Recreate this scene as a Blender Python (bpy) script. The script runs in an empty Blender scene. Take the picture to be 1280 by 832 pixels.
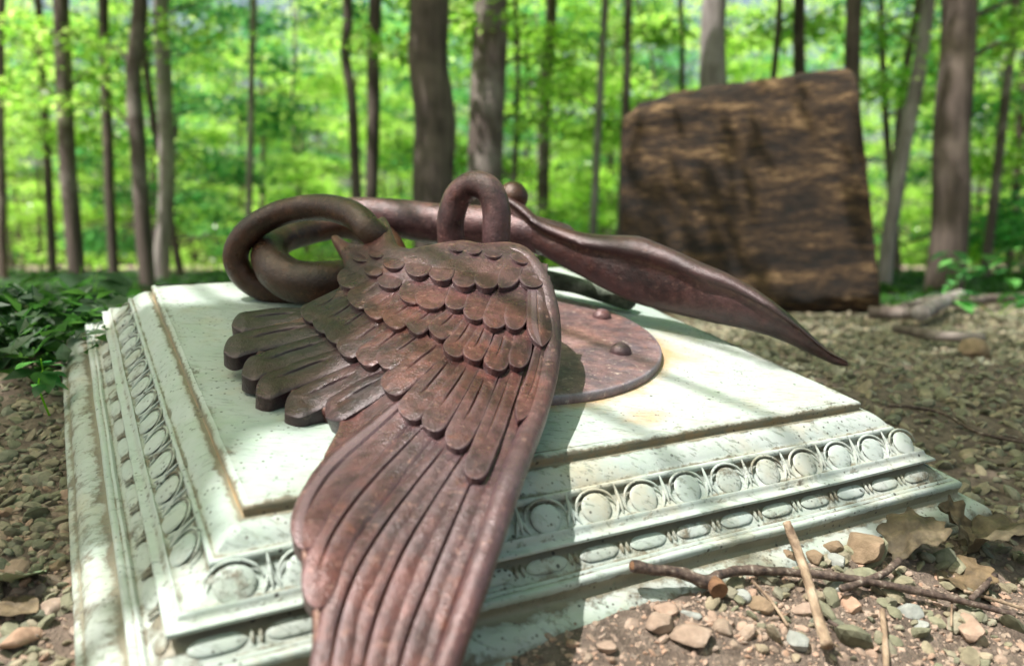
import bpy, math, random
import numpy as np
from mathutils.geometry import delaunay_2d_cdt
from mathutils import Vector
rng = np.random.default_rng(7); random.seed(7)
D = bpy.data; S = bpy.context.scene; COL = S.collection
F = 1035.45; PIT = math.radians(6.3); CZ = 0.6
CP, SP = math.cos(PIT), math.sin(PIT)
CAMP = np.array([0, 0, CZ])

# ---------------------------------------------------------------- camera / frame maths
def c2w(X):
    X = np.asarray(X, float)
    return np.stack([X[..., 0], X[..., 2]*CP - X[..., 1]*SP, -X[..., 2]*SP - X[..., 1]*CP], -1) + CAMP
def pw(x, y, Z):
    x = np.asarray(x, float); y = np.asarray(y, float); Z = np.asarray(Z, float)
    return c2w(np.stack([(x-640)/F*Z, (y-416)/F*Z, Z*np.ones_like(x)], -1))
def at(px, py, Y):            # point on the sight line at world distance Y
    d = c2w([(px-640)/F, (py-416)/F, 1.0]) - CAMP
    return CAMP + d*(Y/d[1])
PR = np.array([[0.8807648, -0.4674046, 0.07606783], [-0.07613767, -0.2983119, -0.95142686], [0.46739322, 0.83219166, -0.29832972]])
PT = np.array([-0.06694259, 0.00560735, 1.2416654])
AX, AY = 0.4, 0.3877
def loc(p):                   # plinth frame -> world
    return c2w(np.asarray(p, float) @ PR.T + PT)
NW = c2w(PR[:, 2]) - CAMP     # plinth normal in world
EXW = c2w(PR[:, 0]) - CAMP; EYW = c2w(PR[:, 1]) - CAMP
P0W = c2w(PT)
def w2l(p):
    d = np.asarray(p, float) - P0W
    return np.stack([d @ EXW, d @ EYW, d @ NW], -1)
def hit(px, py, h):           # sight line meets the plane h above the plinth top
    d = c2w([(px-640)/F, (py-416)/F, 1.0]) - CAMP
    s = (NW @ (P0W + NW*h - CAMP)) / (NW @ d)
    return CAMP + d*s
SUN = EXW*.40 - EYW*.15 - NW*.90; SUN /= np.linalg.norm(SUN)

# ---------------------------------------------------------------- helpers
def setp(o, label=None, cat=None, group=None, kind=None):
    if label: o['label'] = label
    if cat: o['category'] = cat
    if group: o['group'] = group
    if kind: o['kind'] = kind
    return o
def empty(name, p, label, cat, group=None):
    o = D.objects.new(name, None); COL.objects.link(o); o.location = [float(c) for c in p]
    o.empty_display_size = .05
    return setp(o, label, cat, group)
def mesh(name, V, faces, mat, parent=None, smooth=True, ang=None, quads=True, base=None, attrs=None):
    V = np.asarray(V, float)
    b = np.zeros(3)
    if parent is not None:
        q = parent
        while q is not None: b = b + np.array(q.location); q = q.parent
    if base is not None: b = np.asarray(base, float)
    me = D.meshes.new(name)
    Vl = V - b
    if isinstance(faces, np.ndarray):
        n, k = faces.shape
        me.vertices.add(len(Vl)); me.vertices.foreach_set('co', Vl.astype(np.float32).ravel())
        me.loops.add(n*k); me.loops.foreach_set('vertex_index', faces.astype(np.int32).ravel())
        me.polygons.add(n); me.polygons.foreach_set('loop_start', np.arange(0, n*k, k, dtype=np.int32))
        me.update(calc_edges=True)
    else:
        me.from_pydata([tuple(v) for v in Vl], [], [tuple(int(i) for i in f) for f in faces]); me.update()
    me.validate()
    if attrs:
        for k, a in attrs.items():
            at_ = me.attributes.new(k, 'FLOAT', 'POINT'); at_.data.foreach_set('value', np.asarray(a, np.float32))
    me.polygons.foreach_set('use_smooth', [smooth]*len(me.polygons))
    if ang: me.set_sharp_from_angle(angle=math.radians(ang))
    me.materials.append(mat)
    o = D.objects.new(name, me); COL.objects.link(o)
    if parent is not None: o.parent = parent
    elif base is not None: o.location = [float(c) for c in b]
    return o
class MB:
    def __init__(s): s.V = []; s.F = []; s.n = 0
    def add(s, V, Fc):
        V = np.asarray(V, float); s.V.append(V); s.F += [tuple(int(i)+s.n for i in f) for f in Fc]; s.n += len(V)
    def make(s, name, mat, parent=None, **k): return mesh(name, np.concatenate(s.V), s.F, mat, parent, **k)
def spline(P, n, closed=False):
    P = np.asarray(P, float); m = len(P); out = []
    seg = m if closed else m-1
    for i in range(seg):
        if closed: a, b, c, d = P[(i-1) % m], P[i], P[(i+1) % m], P[(i+2) % m]
        else: a, b, c, d = P[max(i-1, 0)], P[i], P[i+1], P[min(i+2, m-1)]
        for k in range(n):
            t = k/n
            out.append(.5*((2*b)+(-a+c)*t+(2*a-5*b+4*c-d)*t*t+(-a+3*b-3*c+d)*t**3))
    if not closed: out.append(P[-1])
    return np.array(out)
def vnoise(P, sc, seed=0):    # cheap smooth value noise from sines
    P = np.asarray(P)*sc; r = np.random.default_rng(seed); v = 0
    for k in range(6):
        a = r.normal(size=3); a = a/np.linalg.norm(a)*(1.0+.9*k); v = v+np.sin(P @ a + r.uniform(0, 6.3))/(1+.6*k)
    return v/2.2
def tube(path, rad, ns=14, closed=False, squash=1.0, up=(0, 0, 1), noise=0, seed=1, cap=True, round_cap=False):
    path = np.asarray(path, float); m = len(path)
    rad = np.asarray(rad, float)*np.ones(m)
    if round_cap and not closed:
        ext = []; 
        T0 = path[0]-path[1]; T0 /= np.linalg.norm(T0); T1 = path[-1]-path[-2]; T1 /= np.linalg.norm(T1)
        c0 = [path[0]+T0*rad[0]*math.sin(a) for a in (1.45, 1.1, .7, .35)]; r0 = [rad[0]*math.cos(a) for a in (1.45, 1.1, .7, .35)]
        c1 = [path[-1]+T1*rad[-1]*math.sin(a) for a in (.35, .7, 1.1, 1.45)]; r1 = [rad[-1]*math.cos(a) for a in (.35, .7, 1.1, 1.45)]
        path = np.concatenate([c0, path, c1]); rad = np.concatenate([r0, rad, r1]); m = len(path)
    V = []; up = np.asarray(up, float)
    prev = None
    for i in range(m):
        if closed: T = path[(i+1) % m]-path[i-1]
        else: T = path[min(i+1, m-1)]-path[max(i-1, 0)]
        T = T/(np.linalg.norm(T)+1e-12)
        if prev is None:
            N = up - T*(up @ T)
            if np.linalg.norm(N) < .2: N = np.array([1., 0, 0]) - T*T[0]
        else: N = prev - T*(prev @ T)
        N = N/np.linalg.norm(N); prev = N; B = np.cross(T, N)
        for k in range(ns):
            a = 2*math.pi*k/ns
            V.append(path[i]+rad[i]*(math.cos(a)*N + squash*math.sin(a)*B))
    V = np.array(V)
    if noise:
        c = np.repeat(path, ns, 0); d = V-c; V = c + d*(1+noise*vnoise(V, 1/(rad.mean()*1.6), seed)[:, None])
    Fc = []
    for i in range(m if closed else m-1):
        j = (i+1) % m
        for k in range(ns):
            l = (k+1) % ns; Fc.append((i*ns+k, i*ns+l, j*ns+l, j*ns+k))
    if cap and not closed:
        Fc.append(tuple(range(ns))[::-1]); Fc.append(tuple((m-1)*ns+k for k in range(ns)))
    return V, Fc

# ---------------------------------------------------------------- materials
def mat(name):
    m = D.materials.new(name); m.use_nodes = True; nt = m.node_tree
    return m, nt, nt.nodes['Principled BSDF']
class NT:
    def __init__(s, nt): s.nt = nt; s.tc = nt.nodes.new('ShaderNodeTexCoord'); s.geo = nt.nodes.new('ShaderNodeNewGeometry')
    def L(s, a, b): s.nt.links.new(a, b)
    def node(s, t, **k):
        n = s.nt.nodes.new(t)
        for q, v in k.items(): setattr(n, q, v)
        return n
    def noise(s, scale, det=4, rough=.55, vec=None, stretch=None):
        n = s.node('ShaderNodeTexNoise'); n.inputs['Scale'].default_value = scale; n.inputs['Detail'].default_value = det; n.inputs['Roughness'].default_value = rough
        v = vec or s.tc.outputs['Object']
        if stretch:
            mp = s.node('ShaderNodeMapping'); mp.inputs['Scale'].default_value = stretch[:3]
            if len(stretch) > 3: mp.inputs['Rotation'].default_value = stretch[3:6]
            s.L(v, mp.inputs['Vector']); v = mp.outputs[0]
        s.L(v, n.inputs['Vector']); return n.outputs['Fac']
    def voro(s, scale, feat='F1'):
        n = s.node('ShaderNodeTexVoronoi', feature=feat); n.inputs['Scale'].default_value = scale; s.L(s.tc.outputs['Object'], n.inputs['Vector']); return n
    def ramp(s, fac, stops):
        r = s.node('ShaderNodeValToRGB'); e = r.color_ramp.elements
        while len(e) < len(stops): e.new(.5)
        for i, (p, c) in enumerate(stops):
            e[i].position = p; e[i].color = (*c, 1) if hasattr(c, '__len__') else (c, c, c, 1)
        s.L(fac, r.inputs[0]); return r.outputs[0]
    def mix(s, f, a, b, mode='MIX'):
        n = s.node('ShaderNodeMix', data_type='RGBA', blend_type=mode)
        for i, v in ((0, f), (6, a), (7, b)):
            if hasattr(v, 'is_linked'): s.L(v, n.inputs[i])
            elif hasattr(v, '__len__'): n.inputs[i].default_value = (*v, 1)
            else: n.inputs[i].default_value = v
        return n.outputs[2]
    def math(s, op, a, b=None):
        n = s.node('ShaderNodeMath', operation=op)
        for i, v in enumerate((a, b)):
            if v is None: continue
            if hasattr(v, 'is_linked'): s.L(v, n.inputs[i])
            else: n.inputs[i].default_value = v
        return n.outputs[0]
    def bump(s, bs, h, strength, dist):
        b = s.node('ShaderNodeBump'); b.inputs['Strength'].default_value = strength; b.inputs['Distance'].default_value = dist
        s.L(h, b.inputs['Height']); s.L(b.outputs[0], bs.inputs['Normal'])
def rust(name, tint=(1, 1, 1), dark=0.0, rough=.5):
    m, nt, bs = mat(name); g = NT(nt)
    t = lambda c: tuple(c[i]*tint[i]*(1-dark)*.66 for i in range(3))
    base = g.ramp(g.noise(11, 9, .68), [(.32, t((.040, .028, .031))), (.44, t((.085, .047, .046))), (.55, t((.150, .072, .062))), (.68, t((.20, .105, .095)))])
    big = g.ramp(g.noise(3.2, 3), [(.42, 0.), (.62, 1.)])
    base = g.mix(g.math('MULTIPLY', big, .55), base, t((.075, .064, .080)))
    orange = g.ramp(g.noise(26, 6, .7), [(.60, 0.), (.74, 1.)])
    base = g.mix(g.math('MULTIPLY', orange, .55), base, t((.22, .085, .035)))
    sp = g.ramp(g.noise(115, 4, .7), [(.60, 0.), (.66, 1.)])
    base = g.mix(g.math('MULTIPLY', sp, .5), base, t((.36, .27, .22)))
    pit = g.ramp(g.noise(230, 2, .5), [(.28, 1.), (.36, 0.)])
    base = g.mix(g.math('MULTIPLY', pit, .55), base, t((.035, .022, .02)))
    fine = g.ramp(g.noise(85, 6, .75), [(.36, .62), (.52, 1.), (.66, 1.28)])
    base = g.mix(1.0, base, fine, 'MULTIPLY')
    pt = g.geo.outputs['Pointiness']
    wear_glint = g.ramp(g.math('ADD', pt, g.math('MULTIPLY', g.math('SUBTRACT', g.noise(40, 4), .5), .05)), [(.515, 0.), (.56, 1.)])
    base = g.mix(g.math('MULTIPLY', wear_glint, .6), base, t((.21, .19, .215)))  # worn edges, with their blue-grey sky highlight put into the colour
    dust = g.ramp(g.math('ADD', pt, g.math('MULTIPLY', g.math('SUBTRACT', g.noise(90, 5, .7), .5), .12)), [(.44, 1.), (.48, 0.)])
    base = g.mix(g.math('MULTIPLY', dust, .7), base, t((.30, .22, .15)))
    g.L(base, bs.inputs['Base Color'])
    bs.inputs['Metallic'].default_value = .15; bs.inputs['Specular IOR Level'].default_value = .5
    g.L(g.math('ADD', g.math('MULTIPLY', g.noise(30, 4), .40), rough-.30), bs.inputs['Roughness'])
    h = g.math('ADD', g.noise(420, 3, .6), g.math('MULTIPLY', g.noise(70, 6, .6), 1.6))
    g.bump(bs, h, .55, .0018)
    return m
M_RUST = rust('rusted_iron', (1.13, .86, .82), 0, .42); M_RUST_DK = rust('dark_rusted_iron', (.95, .66, .38), .35, .42); M_RUST_PL = rust('rusted_plate', (2.3, 2.5, 2.5), 0, .58)  # plate tint raised so its sunlit sheen sits in the colour
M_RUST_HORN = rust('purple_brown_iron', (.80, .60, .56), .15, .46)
M_RUST_FAN = rust('shaded_fan_iron', (.70, .60, .64), .2, .42)  # darker iron copy: shade on the left fan put into the colour

def paint(name, tone=1.0, dirt_amt=1.0, green=0.0):
    m, nt, bs = mat(name); g = NT(nt)
    c = g.mix(g.ramp(g.noise(4.5, 5), [(.35, 0.), (.7, 1.)]), (.31*tone, .375*tone, .335*tone), (.43*tone, .45*tone, .435*tone))  # mint tint puts the green canopy light into the paint colour
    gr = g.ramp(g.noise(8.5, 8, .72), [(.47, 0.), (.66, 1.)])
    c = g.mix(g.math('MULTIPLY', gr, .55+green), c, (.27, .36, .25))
    yel = g.ramp(g.noise(6.5, 7, .66), [(.55, 0.), (.70, 1.)])
    c = g.mix(g.math('MULTIPLY', yel, .42), c, (.45, .33, .17))
    # ingrained dirt stored on the mesh (soil in the recesses)
    a = g.node('ShaderNodeAttribute', attribute_name='dirt').outputs['Fac']
    dn = g.noise(38, 6, .7)
    df = g.ramp(g.math('ADD', g.math('MULTIPLY', a, .95), g.math('MULTIPLY', g.math('SUBTRACT', dn, .5), 1.5)), [(.30, 0.), (.50, 1.)])
    dc = g.ramp(g.noise(60, 5), [(.3, (.026, .019, .010)), (.55, (.090, .064, .034)), (.8, (.165, .118, .066))])
    c = g.mix(g.math('MULTIPLY', df, .9*dirt_amt), c, dc)
    # stain around recesses
    sf = g.ramp(g.math('ADD', a, g.math('MULTIPLY', g.math('SUBTRACT', g.noise(16, 4), .5), .8)), [(.12, 0.), (.75, 1.)])
    c = g.mix(g.math('MULTIPLY', sf, .72), c, (.24, .225, .155))
    ra = g.node('ShaderNodeAttribute', attribute_name='rust').outputs['Fac']
    rf = g.ramp(g.math('ADD', ra, g.math('MULTIPLY', g.math('SUBTRACT', g.noise(22, 7, .65), .5), 1.1)), [(.30, 0.), (.75, 1.)])
    c = g.mix(g.math('MULTIPLY', rf, .75), c, (.42, .24, .085))
    # scratches and speckles
    scr = g.ramp(g.noise(46, 5, .7, stretch=(1, 5, 2, .3, .2, .7)), [(.555, 0.), (.63, 1.)])
    patch = g.ramp(g.noise(7, 4, .6), [(.38, .25), (.58, 1.)])
    c = g.mix(g.math('MULTIPLY', g.math('MULTIPLY', scr, patch), .58), c, (.16, .185, .135))
    v = g.voro(125); s1 = g.ramp(v.outputs['Distance'], [(.15, 1.), (.23, 0.)])
    gate = g.ramp(g.noise(12, 5, .65), [(.44, 0.), (.58, 1.)])
    c = g.mix(g.math('MULTIPLY', g.math('MULTIPLY', s1, gate), .85), c, (.05, .045, .035))
    v2 = g.voro(48); s2 = g.ramp(v2.outputs['Distance'], [(.08, 1.), (.12, 0.)])
    c = g.mix(g.math('MULTIPLY', g.math('MULTIPLY', s2, g.ramp(g.noise(9, 2), [(.48, 0.), (.55, 1.)])), .9), c, (.03, .028, .022))
    g.L(c, bs.inputs['Base Color']); bs.inputs['Roughness'].default_value = .55
    h = g.math('ADD', g.math('MULTIPLY', g.noise(120, 5, .6), .6), g.math('ADD', g.math('MULTIPLY', df, 1.3), g.math('MULTIPLY', scr, -.6)))
    g.bump(bs, h, .5, .002)
    return m
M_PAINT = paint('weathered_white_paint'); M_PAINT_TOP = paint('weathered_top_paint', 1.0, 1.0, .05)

def simple(name, stops, scale=20, rough=.9, bump=.4, bd=.003, det=6, stretch=None, island=False, bscale=None):
    m, nt, bs = mat(name); g = NT(nt)
    c = g.ramp(g.noise(scale, det, .6, stretch=stretch), stops)
    if island:
        rnd = g.geo.outputs['Random Per Island']
        tint = g.ramp(rnd, island)
        c = g.mix(1.0, c, tint, 'MULTIPLY')
    g.L(c, bs.inputs['Base Color']); bs.inputs['Roughness'].default_value = rough
    g.bump(bs, g.noise(bscale or scale*4, 6, .65, stretch=stretch), bump, bd)
    return m
M_SOIL = simple('gravelly_soil', [(.25, (.10, .072, .052)), (.42, (.19, .14, .105)), (.58, (.29, .22, .168)), (.78, (.38, .30, .24))], 46, .95, 1., .02)
M_STONE = simple('gravel_stone', [(.25, (.115, .11, .082)), (.5, (.205, .195, .15)), (.75, (.32, .305, .25))], 60, .88, .5, .002,
                 island=[(0., (.60, .62, .50)), (.25, (.80, .84, .68)), (.45, (1.0, .88, .72)), (.65, (.58, .64, .58)), (.8, (1.2, 1.02, .88)), (1., (.85, .90, .85))])
M_STONE_TAN = simple('tan_stone', [(.25, (.18, .132, .10)), (.5, (.28, .212, .165)), (.75, (.40, .32, .265))], 60, .9, .6, .002,
                 island=[(0., (.8, .8, .75)), (.3, (1., .95, .9)), (.5, (1.15, .95, .82)), (.7, (.72, .76, .75)), (1., (1.25, 1.15, 1.1))])
M_STONE_GREY = simple('grey_stone', [(.3, (.16, .17, .15)), (.7, (.33, .34, .31))], 50, .85, .5, .002)
M_STONE_BROWN = simple('brown_stone', [(.3, (.13, .09, .05)), (.7, (.27, .19, .12))], 50, .9, .7, .003)
def bark(name, a, b, sc=(1, 1, .12), sun_patch=None, scale=22):
    m, nt, bs = mat(name); g = NT(nt)
    n = g.noise(scale, 6, .65, stretch=sc)
    c = g.ramp(n, [(.32, a), (.68, b)])
    if sun_patch:
        lf = g.ramp(g.noise(2.2, 3), [(.50, 0.), (.62, 1.)]); c = g.mix(g.math('MULTIPLY', lf, .7), c, sun_patch)  # paler patches paint dappled sun onto the bark
    g.L(c, bs.inputs['Base Color']); bs.inputs['Roughness'].default_value = .9
    g.bump(bs, n, .9, .02)
    return m
M_BARK_DK = bark('dark_bark', (.035, .026, .020), (.12, .09, .075), sun_patch=(.16, .125, .10))
M_BARK = bark('grey_bark', (.055, .04, .032), (.17, .13, .11), sun_patch=(.34, .29, .26))
M_BARK_PALE = bark('pale_bark', (.14, .115, .105), (.36, .32, .30), sun_patch=(.46, .41, .40))
M_LOG = None
def logmat():
    m, nt, bs = mat('weathered_log_wood'); g = NT(nt)
    n = g.noise(8, 10, .76, stretch=(.45, 1, 1.9, 0, .17, 0)); n2 = g.noise(38, 8, .75, stretch=(.45, 1, 1.6, 0, .15, 0))
    c = g.ramp(g.math('ADD', g.math('MULTIPLY', n, .7), g.math('MULTIPLY', n2, .3)), [(.42, (.006, .004, .002)), (.49, (.034, .018, .008)), (.55, (.105, .060, .026)), (.61, (.33, .21, .10))])
    g.L(c, bs.inputs['Base Color']); bs.inputs['Roughness'].default_value = .9
    g.bump(bs, g.math('ADD', n, n2), 1., .03); return m
M_LOG = logmat()
def leafmat(name, cols, tcols, tr=.72, rg=.19):
    m, nt, bs = mat(name); g = NT(nt)
    rnd = g.geo.outputs['Random Per Island']
    c = g.ramp(rnd, [(i/(len(cols)-1), q) for i, q in enumerate(cols)])
    t = g.ramp(rnd, [(i/(len(tcols)-1), q) for i, q in enumerate(tcols)])
    g.L(c, bs.inputs['Base Color']); bs.inputs['Roughness'].default_value = rg; bs.inputs['Specular IOR Level'].default_value = .6
    tb = g.node('ShaderNodeBsdfTranslucent'); g.L(t, tb.inputs['Color'])
    mx = g.node('ShaderNodeMixShader'); mx.inputs[0].default_value = tr
    g.L(bs.outputs[0], mx.inputs[1]); g.L(tb.outputs[0], mx.inputs[2])
    g.L(mx.outputs[0], nt.nodes['Material Output'].inputs['Surface']); return m
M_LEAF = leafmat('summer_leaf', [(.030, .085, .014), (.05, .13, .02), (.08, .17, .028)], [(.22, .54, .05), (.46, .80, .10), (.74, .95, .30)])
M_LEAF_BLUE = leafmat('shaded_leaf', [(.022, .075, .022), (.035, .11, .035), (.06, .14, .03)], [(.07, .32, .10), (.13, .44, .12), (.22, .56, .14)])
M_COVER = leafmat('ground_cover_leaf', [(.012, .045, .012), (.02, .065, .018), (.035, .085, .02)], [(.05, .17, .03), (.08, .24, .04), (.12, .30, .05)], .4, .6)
M_LEAF_YEL = leafmat('young_leaf', [(.07, .16, .02), (.11, .21, .03)], [(.32, .66, .06), (.50, .80, .12)])
M_DEAD = simple('dead_leaf', [(.3, (.035, .028, .015)), (.5, (.085, .068, .038)), (.72, (.16, .13, .078))], 55, .75, .5, .003, island=[(0., (.8, .75, .7)), (.5, (1., 1., 1.)), (1., (1.2, 1., .85))])
M_TWIG_DK = simple('dark_twig_bark', [(.35, (.022, .014, .011)), (.5, (.075, .048, .036)), (.60, (.12, .085, .065)), (.68, (.3, .25, .2))], 130, .7, .6, .002)
M_TWIG_TAN = simple('bare_tan_twig', [(.35, (.09, .055, .032)), (.5, (.24, .17, .11)), (.65, (.40, .31, .22))], 70, .8, .6, .002, stretch=(1, .25, 1))
M_CUT = simple('broken_wood', [(.3, (.07, .032, .015)), (.7, (.24, .125, .06))], 80, .85, .6, .002)
M_MOSSY = simple('pale_mossy_wood', [(.35, (.015, .022, .012)), (.5, (.07, .09, .06)), (.72, (.26, .29, .23))], 28, .8, .5, .004)

# ---------------------------------------------------------------- plinth
plinth = empty('plinth', loc([0, 0, -.16]), 'large square white painted plinth with egg and dart mouldings, stained and half buried in gravel', 'plinth')
def profile_part(name, prof, dirt, sub=70, top=False, m=M_PAINT):
    """prof: list of (offset outward, drop); four mitred sides, welded along the run"""
    V = []; Dt = []; Fc = []
    corners = [(-1, -1), (1, -1), (1, 1), (-1, 1)]
    ring = []
    for q, (o_, d_) in enumerate(prof):
        row = []
        for s in range(4):
            a = corners[s]; b = corners[(s+1) % 4]
            for k in range(sub):
                t = k/sub
                x = (a[0]*(1-t)+b[0]*t)*(AX+o_); y = (a[1]*(1-t)+b[1]*t)*(AY+o_)
                row.append((x, y, -d_))
        V += row; Dt += [dirt[q]]*len(row)
    n = 4*sub
    for i in range(len(prof)-1):
        for k in range(n):
            l = (k+1) % n; Fc.append((i*n+k, (i+1)*n+k, (i+1)*n+l, i*n+l))
    V = np.array(V); 
    w = vnoise(V, 28, 3)*.0007 + vnoise(V, 9, 5)*.0006
    V[:, 2] += w; V[:, 0] += w*.6; V[:, 1] += w*.6
    return V, Fc, np.array(Dt)
def plinth_part(name, prof, dirt, extra=None, m=M_PAINT):
    V, Fc, Dt = profile_part(name, prof, dirt)
    if extra:
        for (v, fc, dt) in extra:
            Fc += [tuple(i+len(V) for i in f) for f in fc]; V = np.concatenate([V, v]); Dt = np.concatenate([Dt, dt*np.ones(len(v))])
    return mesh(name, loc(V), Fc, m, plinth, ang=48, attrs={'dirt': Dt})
# top panel : a grid with a slightly dished surface
n = 90; g_ = np.linspace(-1, 1, n); gx, gy = np.meshgrid(g_*(AX-.006), g_*(AY-.006))
top = np.stack([gx.ravel(), gy.ravel(), vnoise(np.stack([gx.ravel(), gy.ravel(), 0*gx.ravel()], -1), 9, 2)*.0008], -1)
tf = [(j*n+i, j*n+i+1, (j+1)*n+i+1, (j+1)*n+i) for j in range(n-1) for i in range(n-1)]
edge = np.minimum(AX-np.abs(top[:, 0]), AY-np.abs(top[:, 1]))
pv, pf, pd = profile_part('x', [(-.006, -.0003), (-.0025, .0006), (0, .003), (.0005, .007), (-.001, .011), (.0005, .013)], [.1, .25, .5, .8, 1.0, .95])
tf += [tuple(i+len(top) for i in f) for f in pf]
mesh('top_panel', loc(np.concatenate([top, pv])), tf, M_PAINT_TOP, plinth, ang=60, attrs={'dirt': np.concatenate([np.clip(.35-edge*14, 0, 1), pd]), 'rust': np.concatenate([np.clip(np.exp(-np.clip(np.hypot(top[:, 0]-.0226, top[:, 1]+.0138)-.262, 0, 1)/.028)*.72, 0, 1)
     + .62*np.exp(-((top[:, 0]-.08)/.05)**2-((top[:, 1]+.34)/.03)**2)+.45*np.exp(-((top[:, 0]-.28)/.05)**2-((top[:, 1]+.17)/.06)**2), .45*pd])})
plinth_part('cove_moulding', [(.0005, .013), (.004, .0125), (.009, .0135), (.015, .017), (.020, .021), (.025, .0255), (.0275, .029), (.029, .0292), (.0305, .0287), (.0325, .0293), (.034, .032), (.034, .035)],
            [.9, .5, .15, .05, .05, .12, .4, .5, .15, .0, .1, .3])
# egg-and-dart band
def ellips(c, ex, ey, ez, rx, ry, rz, nu=12, nv=5, egg=0.2):
    V = []; Fc = []
    for j in range(nv+1):
        ph = j/nv*math.pi/2
        for i in range(nu):
            th = 2*math.pi*i/nu; x = math.cos(th)*math.cos(ph); y = math.sin(th)*math.cos(ph)
            x *= 1 + egg*y
            V.append(c+ex*rx*x+ey*ry*y+ez*rz*math.sin(ph))
    for j in range(nv):
        for i in range(nu):
            k = (i+1) % nu; Fc.append((j*nu+i, j*nu+k, (j+1)*nu+k, (j+1)*nu+i))
    return np.array(V), Fc
extra_e = []; extra_b = []
oM, dM = .0475, .0445
for side in range(4):
    if side == 2: continue
    T = [np.array([1., 0, 0]), np.array([0, 1., 0]), np.array([-1., 0, 0]), np.array([0, -1., 0])][side]
    O = [np.array([0, -1., 0]), np.array([1., 0, 0]), np.array([0, 1., 0]), np.array([-1., 0, 0])][side]
    half = (AX if side in (0, 2) else AY)
    A0 = (AY if side in (0, 2) else AX)
    dn = O*.026 + np.array([0, 0, -.013])*1.0; L = np.linalg.norm(dn); dn = O*.707 - np.array([0, 0, .707]); nrm = O*.707 + np.array([0, 0, .707])
    n_e = 15; pitch = 2*(half+.0375)/14.15
    c0 = O*(A0+oM) + np.array([0, 0, -dM])
    if side == 0: us = [-.417+.061*i for i in range(15)]; pitch = .061
    elif side == 3: us = [.368-.0585*i for i in range(14)][::-1]; pitch = .0585
    else: us = [-.39+.06*i for i in range(14)]; pitch = .06
    for i, u in enumerate(us):
        c = c0 + T*(u+rng.uniform(-.0006, .0006)); jj = rng.uniform(.95, 1.03)
        # egg: wider at the top
        v, fc = ellips(c+dn*.0030, T, -dn, nrm, .0178*jj, .0172*rng.uniform(.95, 1.03), .0028*rng.uniform(.8, 1.2), 18, 5, .16+rng.uniform(-.05, .05)); extra_e.append((v, fc, .02+.3*rng.uniform()**2))
        # horseshoe rim round the egg
        P = [c + T*(.0240*math.cos(a)) + dn*(-.0185*math.sin(a)+.0005) + nrm*-.0002 for a in np.linspace(-.05, math.pi+.05, 14)]
        v, fc = tube(P, [.0005]+[.0008, .0014]+[.0017]*8+[.0014, .0008, .0005], 8, up=nrm); extra_e.append((v, fc, .18+.2*rng.uniform()))
        if i < len(us)-1:
            d0 = c + T*pitch/2
            for sgn, tp, bt in ((0, -.019, .013), (-1, -.004, .015), (1, -.004, .015)):
                P = [d0 + dn*tp + T*sgn*.001 + -nrm*.0008, d0 + dn*(tp*.3+bt*.5) + T*sgn*.0045 - nrm*.0006, d0 + dn*bt + T*sgn*.0085]
                v, fc = tube(P, [.0009, .0030 if sgn == 0 else .0024, .0006], 7, up=nrm); extra_e.append((v, fc, .2))
    # bead and reel band
    c0 = O*(A0+.0775) + np.array([0, 0, -.0795])
    pitch = .0605; dn2 = O*.8 - np.array([0, 0, .6]); nr2 = O*.6 + np.array([0, 0, .8])
    for i in range(n_e):
        c = c0 + T*(i-7)*pitch*1.03
        v, fc = ellips(c, T, -dn2, nr2, .0238, .0080, .0019, 16, 4, 0); 
        # squarer bead
        q = (v-c) @ T; v = v + np.outer(np.sign(q)*(.0215-np.abs(q))*.35*(np.abs(q) > .004), T)*(np.abs(q) < .0215)[:, None]
        extra_b.append((v, fc, .08+.3*rng.uniform()))
        if i < n_e-1:
            for s_ in (-1, 1):
                e = c + T*(pitch*1.03/2+s_*.0035)
                v, fc = ellips(e, T, -dn2, nr2, .0022, .0070, .0026, 8, 3, 0); extra_b.append((v, fc, .45))
plinth_part('egg_and_dart_band', [(.034, .035), (.0335, .039), (.036, .0425), (.045, .0475), (.054, .0525), (.058, .055), (.0605, .0545)], [.4, .5, .3, .12, .15, .4, .4], extra_e)
plinth_part('middle_moulding', [(.0605, .0545), (.0615, .0535), (.0625, .054), (.0635, .0570), (.0655, .0600), (.0685, .0615), (.0715, .0618), (.0737, .0630), (.0742, .0655), (.0725, .0672), (.070, .068), (.0655, .0705), (.065, .0735)],
            [.5, .1, .05, .2, .3, .1, 0, 0, .15, .6, .9, 1.05, 1.1])
plinth_part('bead_and_reel_band', [(.065, .0735), (.0675, .0765), (.0715, .0775), (.078, .0815), (.0845, .0865), (.087, .0885), (.0885, .0872)], [1.3, 1.3, .95, .35, .3, .45, .2], extra_b)
plinth_part('lower_fillet', [(.0885, .0872), (.0905, .0862), (.0925, .0872), (.0935, .0885), (.0955, .0878), (.0985, .0878), (.1005, .0892), (.1013, .0925), (.1005, .0965)], [.3, .1, .1, .45, .1, .02, 0, .1, .5])
plinth_part('foot_moulding', [(.1005, .0965), (.099, .1015), (.0995, .106), (.103, .1085), (.109, .1095), (.116, .111), (.1235, .1145), (.129, .119), (.1315, .1235), (.1325, .1265), (.1355, .1275), (.139, .1295), (.1405, .134), (.1405, .145), (.139, .19)],
            [.85, 1.0, .9, .6, .35, .25, .25, .3, .4, .6, .4, .3, .35, .5, .9])

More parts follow.
